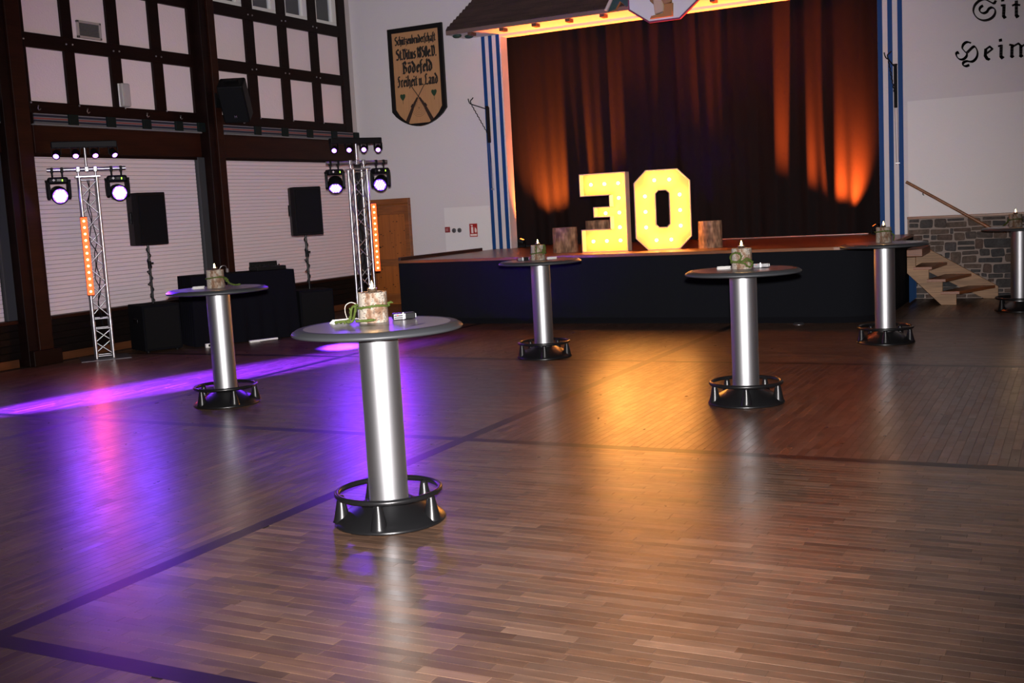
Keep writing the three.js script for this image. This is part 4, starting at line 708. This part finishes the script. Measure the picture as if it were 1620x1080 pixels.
// a third tower farther up the hall, out of the picture to the left: its narrow beam draws the long violet stripe on the floor
tower([-11.30, 0, 0.6], 1.35, 'standing alone near the entrance end',
  [{ x: -0.30, aim: [-8.63, 0, -8.75], I: 110000, ang: 0.066, lk: 6, spill: 0.5, label: 'black moving head with violet lens on the tower near the entrance end' }], [], null);

// ---------------------------------------------------------------- loudspeakers, subwoofers, dj table
function pa(pos, turn, which, spkTurn) {
  const s = G('subwoofer', `black subwoofer cabinet on the floor ${which}`, 'loudspeaker', pos, turn, 'subwoofers');
  M('cabinet', rbox(0.52, 0.62, 0.58, 0.012, 0, 0.33, 0), mBlackFab, s); M('grille', rbox(0.47, 0.56, 0.012, 0.004, 0, 0.33, 0.293), matte(lin(0.0048, 0.0048, 0.0052), 0.8, 0.15), s);
  for (const x of [-0.2, 0.2]) for (const z of [-0.22, 0.22]) M('foot', rod(V(x, 0, z), V(x, 0.025, z), 0.025, 10), mBlack, s);
  for (const x of [-0.262, 0.262]) M('handle', rbox(0.012, 0.06, 0.16, 0.005, x, 0.42, 0), mBlackGloss, s);
  const p = G('speaker_pole', `black speaker pole with wound cable ${which}`, 'speaker pole', [pos[0], 0.642, pos[2]], turn, 'speaker poles');
  M('pole', rod(V(0, 0, 0), V(0, 0.80, 0), 0.017, 12), mBlackGloss, p); M('collar', rod(V(0, 0.48, 0), V(0, 0.58, 0), 0.026, 12), mBlack, p); M('knob', rod(V(0, 0.55, 0), V(0.05, 0.55, 0.02), 0.014, 8), mBlack, p);
  const c = []; for (let k = 0; k <= 60; k++) { const t = k / 60, a = t * 30, r = 0.026 + (k % 14 === 5 ? 0.018 : 0); c.push(V(Math.cos(a) * r, 0.03 + t * 0.74, Math.sin(a) * r)); } M('wound_cable', tube(c, 0.006, 200, 5), mBlack, p);
  const q = G('pa_loudspeaker', `black loudspeaker on a pole ${which}`, 'loudspeaker', [pos[0], 1.442, pos[2]], turn + spkTurn, 'loudspeakers on poles');
  M('cabinet', uvm(new THREE.ExtrudeGeometry(new THREE.Shape([[-0.2, 0.17], [0.2, 0.17], [0.2, 0.05], [0.145, -0.17], [-0.145, -0.17], [-0.2, 0.05]].map(v => new THREE.Vector2(v[0], -v[1]))), { depth: 0.68, bevelEnabled: true, bevelSize: 0.012, bevelThickness: 0.012, bevelSegments: 2 }).rotateX(-Math.PI / 2).translate(0, 0.012, 0)), mBlack, q);
  M('grille', rbox(0.38, 0.63, 0.014, 0.006, 0, 0.35, 0.186), matte(lin(0.0045, 0.0045, 0.005), 0.75, 0.15), q);
  M('side_handle', rbox(0.02, 0.16, 0.07, 0.006, -0.2, 0.37, -0.05).rotateY(0), mBlackGloss, q); M('side_handle', rbox(0.02, 0.16, 0.07, 0.006, 0.2, 0.37, -0.05), mBlackGloss, q);
  M('pole_cup', rod(V(0, 0, 0), V(0, 0.02, 0), 0.03, 12), mBlack, q);
}
pa([-11.33, 0, -11.22], 1.12, 'nearest the middle timber post', 0.22);
pa([-10.22, 0, -13.26], 0.98, 'nearest the pine door', 0.06);
{
  const a = V(-10.80, 0, -11.42), b = V(-10.06, 0, -12.72), L = a.distanceTo(b), turn = Math.atan2(-(b.z - a.z), b.x - a.x), m = a.clone().lerp(b, 0.5), dp = 0.62, n = V(Math.sin(turn), 0, Math.cos(turn)), c = m.clone().addScaledVector(n, -dp / 2);
  const t = G('dj_table', 'table draped to the floor in black cloth between the loudspeakers', 'table', [c.x, 0, c.z], turn);
  const P = [], I = [], per = []; const hx = L / 2, hz = dp / 2; const N = 200; for (let k = 0; k < N; k++) { let s = k / N * 4; const e = Math.floor(s); s -= e; per.push(e === 0 ? [-hx + 2 * hx * s, hz] : e === 1 ? [hx, hz - 2 * hz * s] : e === 2 ? [hx - 2 * hx * s, -hz] : [-hx, -hz + 2 * hz * s]); }
  for (let j = 0; j <= 6; j++) per.forEach((p, k) => { const v = j / 6, w = (1 - v) * 0.018 * Math.sin(k * 0.9) + (1 - v) * 0.012, l = Math.hypot(p[0], p[1]); P.push(p[0] + p[0] / l * w, 0.012 + v * 0.965, p[1] + p[1] / l * w); if (j) { const A = j * N + k, Bk = j * N + (k + 1) % N; I.push(A - N, Bk - N, Bk, A - N, Bk, A); } });
  const g = new THREE.BufferGeometry(); g.setAttribute('position', new THREE.Float32BufferAttribute(P, 3)); g.setIndex(I); g.computeVertexNormals(); g.setAttribute('uv', new THREE.Float32BufferAttribute(new Float32Array(P.length / 3 * 2), 2));
  M('cloth_skirt', g, matte(lin(0.0042, 0.0042, 0.0065), 0.95, 0.1, { side: THREE.DoubleSide }), t);
  M('cloth_top', rbox(L, 0.02, dp, 0.008, 0, 0.967, 0), mBlackFab, t);
  for (const x of [-hx + 0.06, hx - 0.06]) for (const z of [-hz + 0.06, hz - 0.06]) M('leg', rod(V(x, 0, z), V(x, 0.955, z), 0.018, 8), mBlack, t);
  t.updateMatrixWorld(true); const w = (x, y, z) => { const q = t.localToWorld(V(x, y, z)); return [q.x, q.y, q.z]; };
  const mx = G('dj_controller', 'black mixing desk at the right end of the draped table', 'mixer', w(0.48, 0.978, -0.02), turn);
  M('body', rbox(0.44, 0.055, 0.34, 0.01, 0, 0.028, 0), mBlack, mx); for (let k = 0; k < 14; k++) M('knob', rod(V(-0.18 + (k % 7) * 0.06, 0.055, -0.1 + Math.floor(k / 7) * 0.1), V(-0.18 + (k % 7) * 0.06, 0.078, -0.1 + Math.floor(k / 7) * 0.1), 0.011, 8), mBlack, mx); M('flap', rbox(0.42, 0.10, 0.02, 0.006, 0, 0.07, -0.16), mBlack, mx);
  const hp = G('headphones', 'small pale coil of headphone cable on the draped table', 'headphones', w(-0.12, 0.978, -0.18), turn);
  M('band', new THREE.TorusGeometry(0.05, 0.007, 8, 24, Math.PI * 1.4).rotateX(0.3).translate(0, 0.055, 0), mAlu, hp); M('ear_pad', rbox(0.03, 0.06, 0.05, 0.012, -0.055, 0.03, 0), std(lin(0.2, 0.18, 0.19), 0.6), hp); M('ear_pad', rbox(0.03, 0.06, 0.05, 0.012, 0.055, 0.03, 0), std(lin(0.2, 0.18, 0.19), 0.6), hp);
  const ps = G('power_strip', 'white power strip lying in front of the draped table', 'power strip', w(0.18, 0, 0.40), turn + 0.05); M('case', rbox(0.42, 0.03, 0.05, 0.006, 0, 0.015, 0), mWhite, ps); for (let k = 0; k < 5; k++) M('outlet', rod(V(-0.16 + k * 0.075, 0.03, 0), V(-0.16 + k * 0.075, 0.032, 0), 0.018, 12), std(lin(0.3, 0.3, 0.3), 0.6), ps); M('cable', tube([[0.2, 0.01, 0], [0.28, 0.008, 0.03], [0.2, 0.008, 0.08], [0.05, 0.008, 0.07], [-0.1, 0.008, 0.1]], 0.005, 30, 5), mBlack, ps);
  const ad = G('power_adapter', 'small white adapter box on the floor by the subwoofer', 'adapter', w(-0.62, 0, 0.42), turn); M('case', rbox(0.08, 0.055, 0.05, 0.006, 0, 0.028, 0), mWhite, ad); M('socket_face', rbox(0.03, 0.03, 0.004, 0.001, 0.01, 0.03, 0.026), mBlack, ad);
}

// ---------------------------------------------------------------- bar tables
const topT = canvas(1024, 1024, (c, w) => {
  c.fillStyle = '#a7a1a6'; c.fillRect(0, 0, w, w);
  for (let k = 0; k < 5000; k++) { const v = Math.floor(rr(120, 190)); c.fillStyle = `rgba(${v},${v},${v},0.14)`; c.fillRect(rnd() * w, rnd() * w, rr(1, 5), rr(1, 3)); }
  // worn dark print: ovals and bars around the centre
  c.fillStyle = '#2d2a30';
  for (let k = 0; k < 4; k++) { c.save(); c.translate(512, 512); c.rotate(k * Math.PI / 2 + 0.35); c.beginPath(); c.ellipse(0, -330, 92, 26, 0, 0, 7); c.fill(); for (let j = 0; j < 7; j++) { c.fillRect(-120 + j * 36, -262 + (j % 2) * 6, 24, 15); c.fillRect(-100 + j * 30, -228, 18, 9); } c.restore(); }
  c.fillStyle = 'rgba(70,60,52,0.5)'; c.beginPath(); c.ellipse(512, 560, 150, 60, 0.2, 0, 7); c.fill();
});
const mTop = std(lin(0.50, 0.47, 0.49), 0.3, 0, { map: topT }), mRim = matte(lin(0.028, 0.030, 0.033), 0.45, 0.7);
const tblG = {
  col: new THREE.CylinderGeometry(0.107, 0.107, 0.99, 56, 1, true).translate(0, 0.06 + 0.495, 0),
  base: lathe([[0, 0.0], [0.300, 0.0], [0.306, 0.006], [0.302, 0.018], [0.27, 0.045], [0.22, 0.075], [0.17, 0.10], [0.135, 0.116], [0.125, 0.124], [0.113, 0.127], [0.1075, 0.12]], 64),
  ring: new THREE.TorusGeometry(0.281, 0.0155, 14, 72).rotateX(Math.PI / 2).translate(0, 0.168, 0),
  cone: lathe([[0.052, 0], [0.045, 0.012], [0.021, 0.125], [0.017, 0.145], [0, 0.146]], 20),
  rim: lathe([[0.395, 1.082], [0.415, 1.0835], [0.432, 1.080], [0.456, 1.066], [0.4615, 1.056], [0.455, 1.047], [0.43, 1.043], [0, 1.043]], 96),
  top: new THREE.CircleGeometry(0.396, 72).rotateX(-Math.PI / 2).translate(0, 1.0822, 0),
  under: lathe([[0.0, 1.03], [0.16, 1.03], [0.16, 1.044], [0, 1.044]], 40),
};
function barTable(x, z, turn, label) {
  const t = G('bar_table', label, 'table', [x, 0, z], turn, 'round bar tables');
  M('base', tblG.base, mRubber, t); M('foot_ring', tblG.ring, mRubber, t);
  for (let k = 0; k < 5; k++) { const a = k * Math.PI * 2 / 5, c = M('ring_support', tblG.cone, mRubber, t); c.position.set(Math.sin(a) * 0.262, 0.022, Math.cos(a) * 0.262); }
  M('column', tblG.col, mColumn, t); M('mounting_plate', tblG.under, mBlack, t); M('rim', tblG.rim, mRim, t); M('tabletop', tblG.top, mTop, t);
  return t;
}
const TABLES = [[-3.371, -4.936], [-7.10, -7.84], [-5.337, -11.07], [-2.411, -8.731], [-1.89, -12.495], [-0.70, -15.72]];
const facing = ([x, z]) => Math.atan2(-x, -z);
barTable(...TABLES[0], facing(TABLES[0]) - 0.24, 'nearest bar table with silver column and black foot ring');
barTable(...TABLES[1], facing(TABLES[1]) + 0.25, 'leftmost bar table with silver column, in front of the draped table');
barTable(...TABLES[2], facing(TABLES[2]), 'bar table with silver column in front of the stage, left of the number 3');
barTable(...TABLES[3], facing(TABLES[3]), 'bar table with silver column right of the orange floor reflection');
barTable(...TABLES[4], facing(TABLES[4]), 'bar table with silver column in front of the right striped pilaster');
barTable(...TABLES[5], facing(TABLES[5]) + 0.3, 'rightmost bar table with silver column, cut by the picture edge near the stone wall');

// ---------------------------------------------------------------- candles on logs and small things on the tables
const mGarland = matte(lin(0.042, 0.06, 0.009), 0.75, 0.4), mTwine = std(lin(0.34, 0.31, 0.26), 0.9), mFlame = glow(1.0, 0.62, 0.22, 26), mTinfoil = std(lin(0.8, 0.79, 0.78), 0.25, 1), mWax = new THREE.MeshPhysicalMaterial({ color: lin(0.9, 0.82, 0.72), roughness: 0.5, transmission: 0.35, thickness: 0 });
const flameG = lathe([[0, 0], [0.0055, 0.004], [0.0085, 0.013], [0.006, 0.026], [0.002, 0.038], [0, 0.043]], 14);
const mGlass = new THREE.MeshPhysicalMaterial({ color: 0xffffff, roughness: 0.02, transmission: 1, thickness: 0, ior: 1.45 });
function at(k, right, back) { // a spot on table k: metres to the right and away, as seen from the middle of the hall's near end
  const [x, z] = TABLES[k], d = Math.hypot(x, z), fx = x / d, fz = z / d; return [x - fz * right + fx * back, 1.0832, z + fx * right + fz * back];
}
const leafRope = (pts, r) => { // leafy garland: rope with leaflets
  const crv = new THREE.CatmullRomCurve3(pts.map(p => V(...p))), out = [new THREE.TubeGeometry(crv, 40, r, 6)], n = Math.round(crv.getLength() / 0.011);
  for (let k = 0; k < n; k++) { const p = crv.getPointAt((k + 0.5) / n), t = crv.getTangentAt((k + 0.5) / n), g = new THREE.SphereGeometry(r * 1.5, 6, 4).scale(0.5, 0.45, 1.3); g.applyQuaternion(new THREE.Quaternion().setFromUnitVectors(V(0, 0, 1), t.clone().add(V(rr(-.7, .7), rr(-.7, .7), rr(-.7, .7))).normalize())); g.translate(p.x + rr(-1, 1) * r * 0.8, p.y + rr(-1, 1) * r * 0.8, p.z + rr(-1, 1) * r * 0.8); out.push(g); }
  return merge(out);
};
function candle(k, right, back, where, tails, ringY = 0.095) {
  const p = at(k, right, back), turn = facing(TABLES[k]), R = 0.079, H = 0.165;
  const g = G('log_candle_holder', `short log candle holder with green garland on the ${where}`, 'candle holder', p, turn, 'log candle holders on the bar tables');
  M('bark', logGeo(R, H, 0.025), mBirch, g); M('cut_face', capGeo(R * 0.985, H - 0.001), mCut, g); M('cut_bottom', capGeo(R * 0.985, 0.0008), mCut, g);
  const ring = []; for (let j = 0; j <= 24; j++) { const a = j / 24 * Math.PI * 2; ring.push([Math.sin(a) * (R + 0.006), ringY + 0.006 * Math.sin(a * 2 + 1), Math.cos(a) * (R + 0.006)]); }
  M('garland', leafRope(ring, 0.006), mGarland, g);
  for (const t of tails) M('garland_tail', leafRope(t.map(q => [q[0], Math.max(q[1], 0.019), q[2]]), 0.007), mGarland, g);
  const c = G('tealight', `lit tealight on the log on the ${where}`, 'candle', [p[0], p[1] + H, p[2]], 0, 'tealights');
  M('cup', lathe([[0, 0], [0.024, 0], [0.027, 0.022], [0.025, 0.022], [0.0235, 0.004], [0, 0.004]], 24), mTinfoil, c);
  M('wax', lathe([[0.0, 0.004], [0.0235, 0.004], [0.0245, 0.017], [0, 0.016]], 24), mWax, c);
  M('wick', rod(V(0, 0.016, 0), V(0, 0.023, 0), 0.001, 6), mBlack, c);
  const f = M('flame', flameG, mFlame, c); f.position.y = 0.021;
  const l = new THREE.PointLight(lin(1, 0.55, 0.2), 0.16, 0, 2); l.name = 'flame_light'; l.castShadow = true; l.shadow.radius = 0.4; l.position.set(0, 0.034, 0); c.add(l);
  return g;
}
const W = ['nearest table', 'leftmost table', 'table left of the number 3', 'table right of the orange reflection', 'table by the right striped pilaster', 'rightmost table'];
{ const h = candle(0, -0.015, 0.16, W[0], [[[-0.085, 0.10, 0.02], [-0.115, 0.09, 0.05], [-0.13, 0.03, 0.07], [-0.15, 0.008, 0.09], [-0.12, 0.008, 0.11], [-0.105, 0.05, 0.08], [-0.095, 0.10, 0.04]], [[-0.13, 0.01, 0.08], [-0.17, 0.006, 0.07], [-0.21, 0.006, 0.10]], [[-0.1, 0.01, 0.1], [-0.03, 0.007, 0.11], [0.0, 0.007, 0.10]], [[0.08, 0.1, 0.03], [0.10, 0.105, 0.02]]], 0.088);
  M('twine', tube([[-0.085, 0.10, 0.0], [-0.12, 0.115, 0.0], [-0.15, 0.10, 0.01], [-0.155, 0.07, 0.02], [-0.145, 0.03, 0.05], [-0.14, 0.01, 0.07]], 0.0025, 30, 5), mTwine, h); M('twine', tube([[-0.14, 0.01, 0.05], [-0.1, 0.03, 0.06], [-0.06, 0.02, 0.1]], 0.0028, 20, 5), mTwine, h); }
candle(1, -0.01, 0.06, W[1], [[[0.08, 0.09, 0.03], [0.10, 0.08, 0.05], [0.13, 0.03, 0.06], [0.17, 0.012, 0.06], [0.22, 0.008, 0.05]], [[0.08, 0.085, 0.035], [0.11, 0.05, 0.07], [0.15, 0.014, 0.08]]]);
candle(2, -0.015, 0.05, W[2], [[[0.06, 0.075, 0.06], [0.062, 0.13, 0.055], [0.07, 0.168, 0.05], [0.08, 0.14, 0.04], [0.078, 0.08, 0.045]], [[-0.02, 0.08, 0.085], [-0.018, 0.12, 0.085], [-0.012, 0.155, 0.083]], [[0.05, 0.12, 0.07], [0.055, 0.06, 0.07]]], 0.075);
candle(3, -0.005, 0.06, W[3], [[[-0.02, 0.06, 0.09], [-0.075, 0.066, 0.07], [-0.09, 0.10, 0.06], [-0.06, 0.13, 0.075], [-0.015, 0.125, 0.088], [-0.005, 0.09, 0.092], [-0.03, 0.06, 0.092], [0.02, 0.045, 0.092], [0.05, 0.02, 0.08], [0.08, 0.008, 0.06]], [[0.0, 0.055, 0.09], [0.04, 0.085, 0.082], [0.075, 0.06, 0.06], [0.085, 0.03, 0.04]]], 0.06);
candle(4, -0.005, 0.06, W[4], [[[0.08, 0.1, 0.02], [0.105, 0.07, 0.03], [0.10, 0.02, 0.05]]], 0.12);
candle(5, -0.05, 0.03, W[5], [[[-0.08, 0.1, 0.02], [-0.11, 0.05, 0.03], [-0.15, 0.008, 0.05]]]);

// small black boxes with a bright window panel
const mPanel = std(lin(0.15, 0.15, 0.16), 0.5);
function gadget(k, right, back, turn, where) {
  const g = G('pocket_box', `small black box with bright striped panel on the ${where}`, 'box', at(k, right, back), facing(TABLES[k]) + turn, 'small boxes on the bar tables');
  M('body', rbox(0.125, 0.036, 0.06, 0.006, 0, 0.019, 0), mBlackGloss, g);
  M('panel', rbox(0.066, 0.030, 0.004, 0.001, -0.028, 0.019, 0.0305), mPanel, g); M('panel_stripe', [rbox(0.05, 0.0055, 0.004, 0.001, -0.034, 0.0235, 0.032), rbox(0.05, 0.005, 0.004, 0.001, -0.034, 0.012, 0.032)], mBlack, g);
  M('clip', rbox(0.008, 0.04, 0.008, 0.002, -0.008, 0.022, 0.033), mChrome, g); M('end_label', rbox(0.004, 0.022, 0.03, 0.001, 0.062, 0.019, 0.012), mWhite, g); M('red_mark', rbox(0.008, 0.005, 0.004, 0.001, -0.04, 0.027, 0.0325), std(lin(0.5, 0.02, 0.02), 0.5), g);
}
gadget(0, 0.15, 0.20, 0.15, W[0]); gadget(3, 0.15, 0.10, -0.05, W[3]); gadget(2, -0.19, 0.04, 0.3, W[2]);
// white cards
function card(k, right, back, turn, where) { const c = G('paper_card', `white folded card lying beside the log on the ${where}`, 'card', at(k, right, back), facing(TABLES[k]) + turn, 'cards on the bar tables'); M('lower_leaf', ext(-0.055, 0.055, 0, 0.0012, -0.035, 0.035), mWhite, c); M('upper_leaf', ext(-0.055, 0.055, 0, 0.0012, 0, 0.07).rotateX(-0.30).translate(0, 0.0014, -0.035), mWhite, c); }
card(1, -0.17, 0.10, 0.2, W[1]); card(2, 0.135, 0.13, 0.1, W[2]); card(3, -0.15, 0.12, 0.1, W[3]); card(0, -0.20, 0.22, 0.3, W[0]);
// small clear tealight glasses
function glass(k, right, back, label) { const g = G('small_glass', label, 'glass', at(k, right, back), 0, 'small glasses on the bar tables'); M('bowl', lathe([[0, 0.0005], [0.021, 0.0005], [0.0235, 0.04], [0.0215, 0.04], [0.0195, 0.006], [0, 0.006]], 24), mGlass, g); }
glass(1, 0.055, -0.07, 'small clear glass in front of the log on the leftmost table'); glass(1, 0.115, -0.05, 'small clear glass right of the log on the leftmost table'); glass(4, 0.15, 0.0, 'small clear glass nearest the log on the table by the right striped pilaster'); glass(4, 0.20, -0.04, 'small clear glass farther from the log on the table by the right striped pilaster');

renderer.render(scene, camera);
